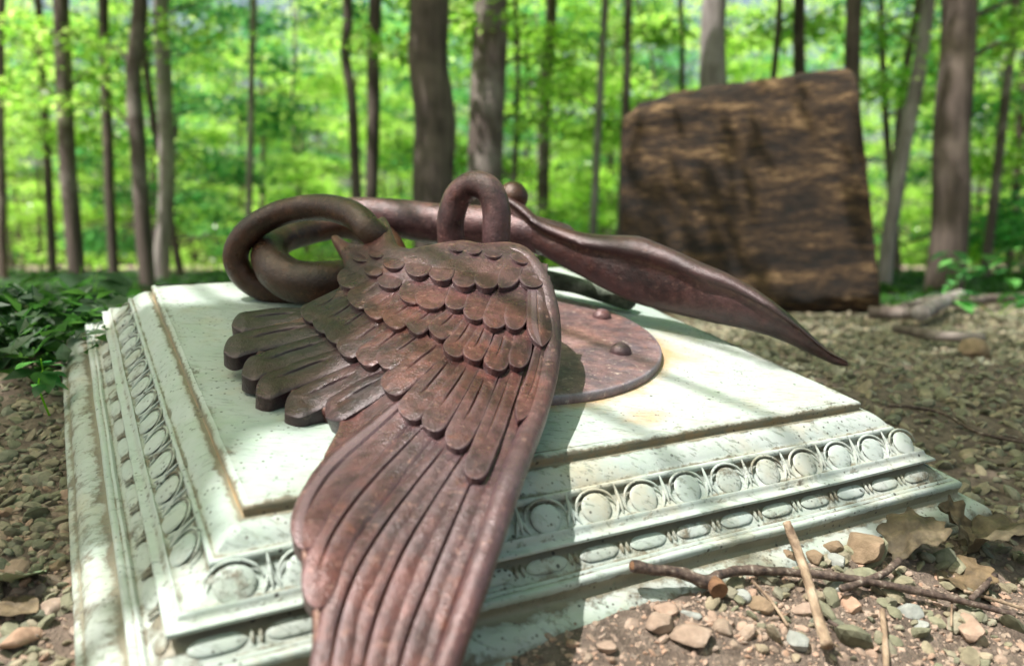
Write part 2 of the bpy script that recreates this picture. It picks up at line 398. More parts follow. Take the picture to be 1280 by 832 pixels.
# ---------------------------------------------------------------- wing surface (a curved plate leaning on the plinth)
CT = np.array([(275, 450, 1.03), (385, 520, 1.13), (470, 285, .83), (430, 330, .845), (600, 300, .86), (690, 350, .93), (703, 420, 1.0), (690, 500, 1.13), (600, 400, 1.02), (640, 600, 1.36), (566, 832, 1.68), (400, 832, 1.72), (365, 640, 1.47), (590, 600, 1.36), (500, 450, 1.10), (400, 400, .96), (480, 950, 1.9)], float)
_X = CT[:, :2]/1000; _n = len(_X)
def _k(r): return np.where(r > 0, r*r*np.log(r+1e-12), 0)
_r = np.linalg.norm(_X[:, None]-_X[None], axis=2)
_P = np.c_[np.ones(_n), _X]; _M = np.block([[_k(_r)+np.eye(_n)*1e-3, _P], [_P.T, np.zeros((3, 3))]])
_w = np.linalg.solve(_M, np.r_[CT[:, 2], 0, 0, 0])
def WS(px, py):
    q = np.stack([np.asarray(px, float), np.asarray(py, float)], -1)/1000
    r = np.linalg.norm(q[..., None, :]-_X, axis=-1)
    iz = _k(r) @ _w[:_n] + _w[_n] + q @ _w[_n+1:]
    return pw(np.asarray(px, float), np.asarray(py, float), 1/iz)
def WN(px, py):
    a = WS(np.asarray(px)+3., py)-WS(np.asarray(px)-3., py); b = WS(px, np.asarray(py)+3.)-WS(px, np.asarray(py)-3.)
    nn = np.cross(b, a); nn = nn/np.linalg.norm(nn, axis=-1, keepdims=True)
    v = CAMP-WS(px, py); return nn*np.sign((nn*v).sum(-1, keepdims=True))
wing = empty('iron_wing', WS(560, 470)-NW*.06, 'rusted cast iron angel wing with overlapping feathers lying across the white plinth', 'wing sculpture')
def feather(name, path, W, m=None, lift=(-.003, .007), skirt=.009, dome=.0012, tip=1.0, pw_=.5, groove=.0, gpos=.12, gr=(.12, .72), bevel=0.0, ns=26, rootw=.8, taper=1.0, seed=0):
    P = spline(path, 12); d = np.r_[0, np.cumsum(np.linalg.norm(np.diff(P, axis=0), axis=1))]; Lt = d[-1]; s = np.linspace(0, 1, ns)
    s = 1-(1-s)**1.35
    C = np.stack([np.interp(s*Lt, d, P[:, k]) for k in (0, 1)], -1)
    T = np.gradient(C, axis=0); T /= np.linalg.norm(T, axis=1, keepdims=True); Nn = np.stack([-T[:, 1], T[:, 0]], -1)
    st = max(0.0, 1-W*.5*1.05*tip/Lt)
    w = np.where(s < st, 1.0, np.clip(1-((s-st)/(1-st+1e-9))**2, 0, 1)**pw_)
    w = w*(rootw+(taper-rootw)*np.clip(s/.5, 0, 1)); hw = np.maximum(w*W/2, .35)
    U = np.array([-1, -.93, -.75, -.5, -.25, gpos-.1, gpos-.035, gpos, gpos+.035, gpos+.1, .3, .5, .75, .93, 1]); U = np.sort(U)
    nu = len(U)
    px = C[:, None, 0]+Nn[:, None, 0]*hw[:, None]*U; py = C[:, None, 1]+Nn[:, None, 1]*hw[:, None]*U
    B = WS(px, py); Nm = WN(px, py)
    h = (lift[0]+(lift[1]-lift[0])*s**1.2)[:, None] + dome*(1-np.abs(U)**3.2)[None]*np.clip((1-s)*7, .25, 1)[:, None]
    if groove:
        env = np.clip((s-gr[0])/.08, 0, 1)*np.clip((gr[1]-s)/.2, 0, 1)
        wob = .03*np.sin(s*9+seed)
        h = h - groove*env[:, None]*np.exp(-((U[None]-gpos-wob[:, None]*0)/.045)**2) - groove*.25*env[:, None]*np.exp(-((U[None]-gpos)/.16)**2)
    if bevel: h = h - bevel*np.clip((s-.86)/.14, 0, 1)[:, None]**1.3
    h = h + .0006*vnoise(B.reshape(-1, 3), 90, seed).reshape(B.shape[:2])
    # round the edges
    h = h - .0012*(np.abs(U) > .97)[None]
    top = (B+Nm*h[..., None]).reshape(-1, 3)
    Fc = [(i*nu+j, i*nu+j+1, (i+1)*nu+j+1, (i+1)*nu+j) for i in range(ns-1) for j in range(nu-1)]
    ring = [i*nu for i in range(ns)] + [(ns-1)*nu+j for j in range(1, nu)] + [i*nu+nu-1 for i in range(ns-2, -1, -1)]
    R = np.array(ring); Bf = B.reshape(-1, 3)[R]; Nf = Nm.reshape(-1, 3)[R]
    cen = np.stack([np.repeat(C[:, 0:1], nu, 1), np.repeat(C[:, 1:2], nu, 1)], -1).reshape(-1, 2)[R]
    low = top[R] - Nf*skirt
    # lower rim drawn slightly inwards
    cw = WS(cen[:, 0], cen[:, 1]); low = low + (cw-Bf)*.05
    V = np.concatenate([top, low]); k0 = len(top); nr = len(R)
    for i in range(nr-1): Fc.append((ring[i+1], ring[i], k0+i, k0+i+1))
    Fc.append(tuple(k0+i for i in range(nr)))
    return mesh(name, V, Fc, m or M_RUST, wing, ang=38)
sc = 0
def cov(pts, W, **k):
    global sc; sc += 1; k.setdefault('seed', sc); feather('covert_feather', pts, W, **k)
# row 1 : small scales under the shoulder edge
for pts, W in [([(572, 301), (569, 318)], 25), ([(592, 303), (594, 321)], 23), ([(618, 303), (615, 326)], 27), ([(655, 312), (645, 331)], 30), ([(668, 325), (664, 363)], 36)]:
    cov(pts, W, lift=(-.004, .0055), skirt=.005, dome=.0008, rootw=1.0)
# row 2
for pts, W in [([(457, 305), (446, 329)], 24), ([(476, 300), (468, 325)], 19), ([(497, 305), (490, 340)], 28), ([(527, 312), (520, 350)], 32), ([(554, 318), (550, 356)], 31), ([(583, 325), (579, 364)], 30), ([(612, 328), (606, 365)], 31)]:
    cov(pts, W+2, lift=(-.0045, .0062), skirt=.008, dome=.0008, rootw=1.05)
cov([(645, 325), (637, 345), (624, 364)], 27, lift=(-.001, .006), skirt=.006, pw_=.75, tip=1.8)
cov([(674, 345), (675, 395), (676, 437)], 35, lift=(0, .0055), skirt=.005, pw_=.8, tip=1.6, groove=.0012, gr=(.2, .9), gpos=.2)
# row 3
for pts, W, k in [([(462, 322), (444, 340), (426, 358)], 27, dict(groove=.002)), ([(471, 318), (464, 347)], 25, {}), ([(490, 335), (483, 363)], 31, {}), ([(527, 345), (517, 362), (506, 379)], 32, {}), ([(545, 350), (531, 388)], 38, {}),
                  ([(575, 358), (566, 390)], 27, {}), ([(602, 358), (590, 403)], 30, {}), ([(640, 350), (624, 385), (613, 413)], 31, {}), ([(651, 352), (646, 385), (641, 415)], 29, dict(tip=1.3))]:
    cov(pts, W+1, lift=(-.0045, .0042), skirt=.011, dome=.0009, rootw=1.05, **k)
# row 4
for pts, W, k in [([(482, 345), (462, 362), (438, 380)], 28, dict(groove=.0025)), ([(497, 360), (478, 378), (459, 394)], 28, dict(groove=.0022)), ([(520, 372), (503, 388), (483, 406)], 31, dict(groove=.0025)), ([(545, 380), (531, 396), (512, 414)], 27, dict(groove=.0022)),
                  ([(572, 385), (558, 403), (541, 420)], 30, dict(groove=.0022)), ([(592, 395), (578, 420), (561, 445)], 29, dict(groove=.002)), ([(610, 400), (600, 425), (586, 451)], 28, dict(groove=.002)),
                  ([(634, 410), (627, 435), (615, 464)], 32, dict(groove=.0018)), ([(655, 410), (652, 435), (643, 461)], 28, dict(tip=1.3))]:
    k.setdefault("tip", .8); cov(pts, W, lift=(-.004, .003), skirt=.011, pw_=.42, **k)
cov([(680, 430), (668, 480), (647, 528)], 27, lift=(-.001, .003), skirt=.004, pw_=.8, tip=2.2, groove=.001, gr=(.1, .8))
# row 5
DK = dict(m=M_RUST_FAN)
for pts, W, k in [([(432, 360), (405, 379), (378, 396)], 25, dict(DK)), ([(445, 372), (420, 392), (393, 409)], 25, dict(DK)), ([(462, 380), (437, 402), (409, 423)], 28, dict(DK)), ([(480, 395), (454, 418), (425, 441)], 29, dict(DK)), ([(505, 402), (478, 428), (449, 452)], 29, {}),
                  ([(530, 410), (503, 434), (474, 455)], 28, {}), ([(556, 420), (520, 452), (481, 488)], 34, dict(tip=.9)), ([(568, 440), (537, 480), (505, 521)], 35, {}), ([(590, 448), (562, 492), (535, 538)], 33, dict(tip=1.1)),
                  ([(612, 460), (589, 512), (564, 560)], 35, dict(tip=1.4)), ([(645, 455), (618, 525), (589, 599)], 33, dict(tip=1.4, groove=.0015))]:
    k.setdefault('groove', .0032); k.setdefault('tip', .75)
    cov(pts, W, lift=(-.006, .0015), skirt=.014, pw_=.4, gr=(.1, .66), **k)
# row 6 : thick blunt flight feathers resting towards the plinth
for pts, W, sk in [([(400, 385), (345, 391), (289, 402)], 25, .016), ([(425, 396), (350, 412), (279, 434)], 29, .018), ([(440, 412), (370, 435), (302, 463)], 31, .019), ([(450, 430), (385, 455), (320, 487)], 33, .020), ([(475, 445), (415, 477), (356, 510)], 36, .022), ([(498, 455), (450, 485), (405, 517)], 33, .021)]:
    sc += 1
    feather('flight_feather', pts, W-1, m=M_RUST_FAN, lift=(-.010, -.0015), skirt=sk, dome=.0026, tip=1.15, pw_=.82, groove=.0042, gr=(.30, .80), bevel=.004, seed=sc, gpos=.18)
# long primaries
sc += 1
for pts, W, rw, k in [([(540, 470), (470, 535), (415, 590), (388, 640), (380, 682)], 50, .5, dict(gpos=.2)), ([(558, 500), (480, 580), (427, 650), (404, 705), (397, 757)], 52, .5, {}), ([(585, 520), (505, 620), (450, 710), (421, 800), (405, 925)], 58, .5, {}),
                      ([(610, 520), (550, 610), (500, 700), (462, 810), (440, 945)], 60, .5, {}), ([(632, 500), (590, 600), (545, 710), (505, 820), (480, 955)], 58, .55, {}), ([(668, 480), (632, 590), (590, 700), (549, 820), (522, 950)], 56, .6, dict(groove=.0016))]:
    sc += 1; k.setdefault('groove', .0045)
    feather('primary_feather', pts, W, lift=(-.009, -.004), skirt=.016, dome=.0030, tip=1.7, pw_=.55, gr=(.08, .86), seed=sc, rootw=rw, ns=60, **k)
# body plate with rounded rim
OUT = spline([(411, 294), (419, 289), (429, 296), (441, 301), (455, 299), (466, 290), (468, 281), (464, 274), (477, 265), (484, 272), (490, 288), (496, 301), (508, 306), (530, 302), (556, 297), (580, 295), (600, 298), (618, 297), (640, 297), (660, 304), (678, 323), (692, 350),
      (701, 385), (703, 425), (697, 472), (683, 520), (663, 568), (641, 618), (621, 678), (601, 738), (582, 790), (566, 832), (545, 900), (525, 965), (455, 975), (400, 940), (389, 840), (391, 765), (379, 700), (372, 650), (383, 600), (408, 550), (420, 520), (395, 505), (350, 478), (325, 452), (318, 425), (335, 400), (370, 392), (402, 378), (420, 355), (428, 338), (424, 318)], 5, True)
def inside(P, poly):
    x, y = P[:, 0], P[:, 1]; c = np.zeros(len(P), bool); n_ = len(poly)
    for i in range(n_):
        x1, y1 = poly[i]; x2, y2 = poly[(i+1) % n_]
        m_ = ((y1 > y) != (y2 > y)) & (x < (x2-x1)*(y-y1)/(y2-y1+1e-12)+x1); c ^= m_
    return c
def polydist(P, poly):
    a = poly; b = np.roll(poly, -1, 0); best = np.full(len(P), 1e9)
    for i in range(len(a)):
        ab = b[i]-a[i]; t = np.clip(((P-a[i]) @ ab)/(ab @ ab+1e-12), 0, 1); q = a[i]+t[:, None]*ab; best = np.minimum(best, np.linalg.norm(P-q, axis=1))
    return best
gx, gy = np.meshgrid(np.arange(312, 708, 6.), np.arange(262, 980, 6.)); G = np.stack([gx.ravel()+rng.uniform(-1, 1, gx.size), gy.ravel()+rng.uniform(-1, 1, gx.size)], -1)
G = G[inside(G, OUT)]; G = G[polydist(G, OUT) > 3.0]
# extra rings close to the rim
ctr = OUT.mean(0)
tan = np.roll(OUT, -1, 0)-np.roll(OUT, 1, 0); nn = np.stack([-tan[:, 1], tan[:, 0]], -1); nn /= np.linalg.norm(nn, axis=1, keepdims=True)
if inside(OUT[:1]+nn[:1]*1.0, OUT)[0] == False: nn = -nn
R1 = OUT+nn*1.0; R2 = OUT+nn*3.2
R1 = R1[inside(R1, OUT)]; R2 = R2[inside(R2, OUT)]
pts = np.concatenate([OUT, R1, R2, G]); nO = len(OUT)
r = delaunay_2d_cdt([Vector(p) for p in pts], [(i, (i+1) % nO) for i in range(nO)], [], 1, 1e-4)
bp = np.array([tuple(v) for v in r[0]]); bf = [tuple(f) for f in r[2]]
dd = polydist(bp, OUT); Rr = 13.0
zed = 1-np.clip(dd/Rr, 0, 1); drop = (1-np.sqrt(np.clip(1-zed**2, 0, 1)))*.012
B = WS(bp[:, 0], bp[:, 1]); Nb = WN(bp[:, 0], bp[:, 1])
topl = B+Nb*(0.0012+.0008*vnoise(B, 40, 4)-drop)[:, None]
fade = np.clip((bp[:, 1]-330)/60, 0, 1)*np.clip(dd/14, 0, 1)
topl = topl - Nb*(.010*fade)[:, None]
back = B-Nb*(.026+drop*.0-.0)[:, None]
# boundary edges
from collections import Counter
ec = Counter()
for f in bf:
    for i in range(len(f)): ec[tuple(sorted((f[i], f[(i+1) % len(f)])))] += 1
V = np.concatenate([topl, back]); kb = len(topl); Fc = list(bf)+[tuple(kb+i for i in f[::-1]) for f in bf]
for (a, b), c_ in ec.items():
    if c_ == 1: Fc.append((a, b, kb+b, kb+a))
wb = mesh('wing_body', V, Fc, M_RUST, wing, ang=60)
# leading edge roll
LE = spline([(604, 309), (635, 309), (657, 317), (672, 334), (683, 358), (690, 392), (691, 428), (685, 468), (672, 512), (653, 560), (632, 612), (612, 672), (592, 732), (573, 784), (556, 832), (536, 895), (515, 955)], 6)
lw = WS(LE[:, 0], LE[:, 1])-WN(LE[:, 0], LE[:, 1])*.0075
lr = np.interp(np.arange(len(LE)), [0, 8, 30, 60, len(LE)-1], [.004, .0095, .0125, .0120, .009])
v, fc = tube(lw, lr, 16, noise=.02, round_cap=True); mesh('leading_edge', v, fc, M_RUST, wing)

# ---------------------------------------------------------------- iron fittings
def link(name, pts, rad, label, cat, m, group=None, closed=True, **k):
    P = np.array([pw(x, y, z) for x, y, z in pts]); P = spline(P, 10, closed)
    t = empty(name, P[:, :].min(0)*[0, 0, 1]+P.mean(0)*[1, 1, 0], label, cat, group)
    v, fc = tube(P, rad, 20, closed, noise=.035, round_cap=True, **k)
    return v, fc, t, m
def link1(name, pts, rad, label, cat, m, closed=True, **k):
    P = np.array([pw(x, y, z) for x, y, z in pts]); P = spline(P, 10, closed)
    if not np.isscalar(rad): rad = np.interp(np.linspace(0, 1, len(P)), np.linspace(0, 1, len(rad)), rad)
    v, fc = tube(P, rad, 20, closed, noise=.03, round_cap=True, **k)
    o = mesh(name, v, fc, m, None, base=P.mean(0)); return setp(o, label, cat, 'iron chain links on the plinth' if 'chain' in name else None)
link1('chain_link', [(461, 287, 1.20), (440, 268, 1.23), (402, 259, 1.27), (352, 266, 1.30), (311, 289, 1.31), (295, 318, 1.32), (305, 345, 1.33), (332, 362, 1.34), (372, 367, 1.35), (420, 362, 1.34), (466, 335, 1.28), (476, 305, 1.22)], .0205,
      'dark iron ring hooked through the eye at the corner of the wing', 'chain link', M_RUST_DK)
link1('chain_link', [(432, 282, 1.44), (392, 288, 1.42), (352, 300, 1.37), (337, 318, 1.325), (346, 338, 1.29), (372, 352, 1.275), (408, 352, 1.28), (450, 345, 1.31), (490, 325, 1.38), (475, 295, 1.43)], [.024, .022, .024, .028, .031, .033, .032, .030, .026, .024, .024],
      'thick blunt olive brown iron ring lying through the dark ring hooked in the wing', 'chain link', M_RUST_DK)
link1('chain_link', [(566, 345, 1.31), (564, 300, 1.30), (564, 272, 1.29), (573, 245, 1.28), (592, 231, 1.265), (611, 238, 1.25), (620, 262, 1.245), (620, 300, 1.25), (620, 345, 1.27), (593, 385, 1.30)], .0215,
      'rusty iron loop standing upright behind the shoulder of the wing', 'chain link', M_RUST)
link1('iron_bar', [(395, 272, 1.47), (440, 268, 1.46), (500, 273, 1.46), (545, 280, 1.46), (600, 282, 1.45), (650, 290, 1.43), (700, 300, 1.42)], [.026, .030, .034, .036, .036, .034, .030],
      'thick pinkish brown rusted bar lying behind the wing and the upright loop', 'bar', M_RUST, closed=False)
# horn : curved tapering arm with a ridge and a hollowed dark side
hT = np.array([(632, 243), (655, 256), (675, 272), (700, 283), (740, 292), (780, 294), (805, 297), (835, 309), (870, 325), (912, 343), (950, 365), (985, 391), (1010, 414), (1035, 436), (1059, 450)], float)
hB = np.array([(636, 272), (652, 299), (675, 318), (703, 333), (738, 352), (775, 371), (803, 382), (850, 394), (890, 403), (930, 411), (968, 422), (1003, 437), (1028, 449), (1044, 456), (1060, 457)], float)
hZ = np.array([1.42, 1.41, 1.40, 1.39, 1.37, 1.35, 1.34, 1.32, 1.30, 1.28, 1.26, 1.24, 1.23, 1.22, 1.21])
T_ = spline(np.c_[hT, hZ], 6); B_ = spline(np.c_[hB, hZ], 6)
sec = [(0.0, .012), (.03, -.006), (.10, -.017), (.20, -.022), (.27, -.0215), (.31, -.016), (.36, -.0125), (.5, -.013), (.66, -.013), (.82, -.010), (.94, -.003), (1.0, .010), (.93, .030), (.7, .042), (.4, .044), (.15, .034)]
V = []; ns = len(sec)
L_ = len(T_)
for i in range(L_):
    hgt = np.linalg.norm(T_[i, :2]-B_[i, :2]); sc_ = min(1.0, hgt/62+.1)
    dirt_k = .35+.65*min(1, i/14)
    for u, dz in sec:
        a = T_[i]*(1-u)+B_[i]*u
        wav = .0 if not (.2 < u < .4) else .0015*math.sin(i*.5)
        V.append(pw(a[0], a[1], a[2]+dz*sc_+wav))
V = np.array(V); Fc = [(i*ns+k, i*ns+(k+1) % ns, (i+1)*ns+(k+1) % ns, (i+1)*ns+k) for i in range(L_-1) for k in range(ns)]
Fc += [tuple(range(ns))[::-1], tuple((L_-1)*ns+k for k in range(ns))]
V += (vnoise(V, 60, 9)*.0008)[:, None]*np.array([0, 0, 1.])
horn = mesh('iron_horn', V, Fc, M_RUST_HORN, None, ang=70, base=pw(850, 380, 1.33))
setp(horn, 'long tapering purple brown iron horn curving over the right side of the plinth', 'horn')
_b = pw(641, 246, 1.44); v, fc = ellips(_b, np.array([1., 0, 0]), np.array([0, 1., 0]), np.array([0, 0, 1.]), .0265, .0265, .0265, 24, 10, 0)
v2 = v.copy(); v2[:, 2] = 2*_b[2]-v2[:, 2]; fc2 = [tuple(i+len(v) for i in f[::-1]) for f in fc]
bb = mesh('knob', np.concatenate([v, v2]), fc+fc2, M_RUST_DK, horn)
# mount plate with domed rivets
pc = loc([.0226, -.0138, .0])
plate = empty('mounting_plate', pc, 'round rusted iron plate with domed rivets fixed flat on the plinth top', 'plate')
na = 96; V = []; rr = [(0, .0125), (.1, .0125), (.2, .0125), (.2575, .0125), (.2605, .0118), (.262, .0100), (.2622, .0)]
for q, (r_, h_) in enumerate(rr):
    for k in range(na):
        a = 2*math.pi*k/na; r2 = max(r_, .001)
        V.append(loc([.0226+r2*math.cos(a), -.0138+r2*math.sin(a), h_]))
Fc = [(i*na+k, (i+1)*na+k, (i+1)*na+(k+1) % na, i*na+(k+1) % na) for i in range(len(rr)-1) for k in range(na)]+[tuple(range(na))[::-1]]
mesh('disc', V, Fc, M_RUST_PL, plate, ang=50)
rv = [hit(752, 396, .0125), hit(775.6, 440, .0125)]
rl = [w2l(q) for q in rv]
for ang_ in (-112, -160, 150, 100, 60):
    a = math.radians(ang_); rl.append(np.array([.0226+.222*math.cos(a), -.0138+.222*math.sin(a), .0125]))
for q in rl:
    v, fc = ellips(loc([q[0], q[1], .0123]), EXW, EYW, NW, .0160, .0160, .0140, 20, 6, 0); mesh('rivet', v, fc, M_RUST, plate)
# mossy pale stick behind the plate
P = spline([pw(668, 345, 1.50), pw(700, 352, 1.49), (pw(740, 362, 1.47)), pw(785, 376, 1.44)], 6)
v, fc = tube(P, .015, 14, noise=.12, round_cap=True)
setp(mesh('branch', v, fc, M_MOSSY, None, base=P.mean(0)), 'short pale mossy branch lying behind the round plate under the horn', 'branch')

# ---------------------------------------------------------------- terrain
FOOT = .139
def smooth(t): t = np.clip(t, 0, 1); return t*t*(3-2*t)
def terrain(x, y, detail=True):
    x = np.asarray(x, float); y = np.asarray(y, float)
    # plane of the plinth foot
    zp = (P0W[2]-.152) - (NW[0]*(x-P0W[0]+NW[0]*.152) + NW[1]*(y-P0W[1]+NW[1]*.152))/NW[2]
    l = w2l(np.stack([x, y, zp], -1)); lx, ly = l[..., 0], l[..., 1]
    out = np.maximum(np.abs(lx)-AX-FOOT, np.abs(ly)-AY-FOOT)
    fr = -(ly) - (AY+FOOT)
    m = .031*np.exp(-(np.clip(fr+.012, 0, None)/.13)**2)*smooth((lx+.35)/.25)*smooth((.56-lx)/.26)*(fr > -.06)
    sd = .006*np.exp(-(np.clip(out, 0, None)/.1)**2)
    far = CZ-.225-.0285*y
    t = np.where(zp > far, smooth((out-.03)/.30), smooth((out-.35)/.9))*smooth((y-.75)/.6)
    z = (zp+m+sd)*(1-t)+far*t
    z = z + .02*t*vnoise(np.stack([x, y, 0*x], -1), 1.3, 8)*np.clip(y/4, 0, 1)
    if detail:
        z = z + .0035*vnoise(np.stack([x, y, 0*x], -1), 34, 11)+.002*vnoise(np.stack([x, y, 0*x], -1), 90, 12)
    return z
def axis(lo, hi, c0, c1, step, grow=1.09):
    a = list(np.arange(c0, c1, step)); s = step; v = a[-1]
    while v < hi: s *= grow; v += s; a.append(v)
    s = step; v = c0
    while v > lo: s *= grow; v -= s; a.insert(0, v)
    return np.array(a)
ax_ = axis(-160, 160, -1.1, 1.9, .011); ay_ = axis(-60, 260, .1, 2.6, .011)
gx, gy = np.meshgrid(ax_, ay_); gz = terrain(gx, gy)
nx, ny = len(ax_), len(ay_)
idx = np.arange(nx*ny).reshape(ny, nx); fq = np.stack([idx[:-1, :-1], idx[:-1, 1:], idx[1:, 1:], idx[1:, :-1]], -1).reshape(-1, 4)
gr_o = mesh('ground', np.stack([gx.ravel(), gy.ravel(), gz.ravel()], -1), fq, M_SOIL); setp(gr_o, kind='structure')

def ico(sub=2):
    import bmesh
    bm = bmesh.new(); bmesh.ops.create_icosphere(bm, subdivisions=sub, radius=1.0)
    V = np.array([tuple(v.co) for v in bm.verts]); Fi = np.array([[v.index for v in f.verts] for f in bm.faces]); bm.free(); return V, Fi
IV, IF = ico(2); IV3, IF3 = ico(3)
def rockshape(seed, V=IV, k=9):
    r = np.random.default_rng(seed); v = V.copy()
    for _ in range(k):
        a = r.normal(size=3); a /= np.linalg.norm(a); d_ = r.uniform(.55, .85); q = v @ a
        v = v - np.outer(np.clip(q-d_, 0, None)*.9, a)
    return v*np.array([r.uniform(.9, 1.3), r.uniform(.7, 1.), r.uniform(.5, .8)])
ROCKS = [rockshape(i) for i in range(14)]
def scatter_rocks(name, C, rad, m, seed=0):
    r = np.random.default_rng(seed); n_ = len(C); Vs = np.zeros((n_, len(IV), 3)); 
    th = r.uniform(0, 6.28, n_); ti = r.normal(0, .35, (n_, 2)); pick = r.integers(0, len(ROCKS), n_)
    for i in range(n_):
        v = ROCKS[pick[i]]*rad[i]
        c, s_ = math.cos(th[i]), math.sin(th[i]); v = v @ np.array([[c, -s_, 0], [s_, c, 0], [0, 0, 1]]).T
        v[:, 2] += v[:, 0]*ti[i, 0]+v[:, 1]*ti[i, 1]
        Vs[i] = v+C[i]
    Fs = (IF[None]+(np.arange(n_)*len(IV))[:, None, None]).reshape(-1, 3)
    o = mesh(name, Vs.reshape(-1, 3), Fs, m, smooth=False); return o
def in_view(x, y, mrg=.12): return np.abs(x) < (y+.25)*.66+mrg
def outside_plinth(x, y, mrg=0.0):
    z = terrain(x, y, False); l = w2l(np.stack([x, y, z], -1))
    return np.maximum(np.abs(l[..., 0])-AX-FOOT, np.abs(l[..., 1])-AY-FOOT) > mrg
def pts_in(n_, x0, x1, y0, y1, dens=None, seed=1, mrg=-.01):
    r = np.random.default_rng(seed); x = r.uniform(x0, x1, n_); y = r.uniform(y0, y1, n_)
    k = in_view(x, y) & outside_plinth(x, y, mrg)
    if dens is not None: k &= r.uniform(0, 1, n_) < dens(x, y)
    return x[k], y[k]
# shaded field of loose gravel to the right and behind
x, y = pts_in(34000, .2, 3.2, .55, 4.4, lambda x, y: np.clip(1.5-(y-2.6)*.5, .25, 1)*smooth((y-.72+x*.05)/.18), 3)
rad = np.random.default_rng(4).gamma(3.2, .0017, len(x))+.0028
z = terrain(x, y)+rad*.15
g1 = scatter_rocks('gravel', np.stack([x, y, z], -1), rad, M_STONE, 5); setp(g1, 'loose greenish grey gravel covering the ground right of the plinth', 'gravel', kind='stuff')
x, y = pts_in(17000, -1.6, -.3, .5, 1.9, lambda x, y: np.clip(1-(y-1.0)*1.3, 0, 1), 13)
rad = np.random.default_rng(14).gamma(3, .0014, len(x))+.0022
g2 = scatter_rocks('gravel', np.stack([x, y, terrain(x, y)+rad*.1], -1), rad, M_STONE, 15); setp(g2, 'dark gravel on the ground left of the plinth', 'gravel', kind='stuff')
x, y = pts_in(42000, -.2, 1.2, .40, 1.15, lambda x, y: smooth((1.02-y)/.2), 23, -.05)
rad = np.random.default_rng(24).gamma(1.3, .0013, len(x))+.0009
g3 = scatter_rocks('gravel', np.stack([x, y, terrain(x, y)-rad*.30], -1), rad, M_STONE_TAN, 25); setp(g3, 'fine tan pebbles in sunlit soil in front of the plinth', 'gravel', kind='stuff')
x, y = pts_in(5000, -.8, -.15, .4, 1.0, None, 33)
rad = np.random.default_rng(34).gamma(2, .0016, len(x))+.0015
g4 = scatter_rocks('gravel', np.stack([x, y, terrain(x, y)-rad*.2], -1), rad, M_STONE_TAN, 35); setp(g4, 'pinkish tan pebbles beside the left foot of the plinth', 'gravel', kind='stuff')

def ground_at(px, py, lift=0.0):          # sight line meets the terrain
    d = c2w([(px-640)/F, (py-416)/F, 1.0]) - CAMP
    lo, hi = .2, 60.
    s_ = np.concatenate([np.linspace(.3, 6, 2000), np.linspace(6, 60, 1000)]); P = CAMP+d*s_[:, None]
    b = P[:, 2] < terrain(P[:, 0], P[:, 1], False)+lift
    i = np.argmax(b) if b.any() else len(s_)-1
    return P[i]
def stone(px, py, wpx, label, m, seed, flat=1.0):
    p = ground_at(px, py); Z = np.linalg.norm(p-CAMP); r = wpx/2/F*Z/1.0
    v = rockshape(seed, IV3, 14)*r*np.array([1, 1, flat]); a = seed*1.7; c, s_ = math.cos(a), math.sin(a)
    v = v @ np.array([[c, -s_, 0], [s_, c, 0], [0, 0, 1]]).T + p + np.array([0, 0, r*.25])
    v += (vnoise(v, 1.2/r, seed)*r*.03)[:, None]
    o = mesh('stone', v, IF3, m, None, smooth=True, ang=28, base=p); setp(o, label, 'stone')
for a in [(1080, 692, 56, 'large brown stone against the foot of the plinth beside the dead leaf', M_STONE_BROWN, 1), (1040, 688, 30, 'small brown flat stone left of the large brown stone', M_STONE_BROWN, 2),
          (1046, 703, 26, 'small greenish grey stone under the small brown flat stone', M_STONE_GREY, 3), (1018, 700, 26, 'dark brown stone right of the tan twig', M_STONE_BROWN, 4),
          (985, 700, 26, 'brown stone wedged left of the tan twig by the plinth', M_STONE_BROWN, 5), (872, 741, 26, 'dark grey square stone just left of the cut branch stub', M_STONE_GREY, 6),
          (924, 748, 24, 'pale grey stone just right of the cut branch stub', M_STONE_GREY, 7), (831, 768, 36, 'tan oval stone left of the small grey stone', M_STONE_TAN, 8),
          (862, 772, 26, 'small grey stone beside the tan oval stone', M_STONE_GREY, 9), (824, 785, 42, 'reddish tan stone nearest to the sunlit plinth foot', M_STONE_TAN, 10),
          (862, 800, 60, 'wide flat tan stone at the bottom of the gravel patch', M_STONE_TAN, 11), (995, 806, 34, 'pale white angular stone near the lower end of the tan twig', M_STONE_GREY, 12),
          (1008, 765, 30, 'reddish brown rounded stone right of the tan twig', M_STONE_TAN, 13), (1063, 760, 27, 'ochre stone under the dark branch', M_STONE_TAN, 14),
          (1138, 766, 28, 'light grey round stone below the dark branch', M_STONE_GREY, 15), (1150, 785, 26, 'blue grey chip below the light grey round stone', M_STONE_GREY, 16),
          (1215, 446, 50, 'big flat grey brown stone on the gravel in the right background', M_STONE_BROWN, 17), (1045, 735, 22, 'bluish flat pebble directly under the dark branch', M_STONE_GREY, 18),
          (63, 765, 36, 'pale tan stone beside the left foot of the plinth', M_STONE_TAN, 19), (70, 712, 26, 'small brown stone above the pale tan stone at left', M_STONE_BROWN, 20),
          (25, 805, 44, 'pink tan stone in the lower left corner', M_STONE_TAN, 21), (950, 760, 30, 'brown pebble between the cut stub and the tan twig', M_STONE_BROWN, 22),
          (1210, 790, 40, 'tan rounded stone at the right of the foreground', M_STONE_TAN, 23), (760, 812, 30, 'tan crumbly stone at the sunlit foot of the plinth', M_STONE_TAN, 24),
          (905, 790, 34, 'brownish lumpy stone in the middle of the foreground gravel', M_STONE_TAN, 25)]:
    stone(*a[:3], a[3], a[4], a[5])

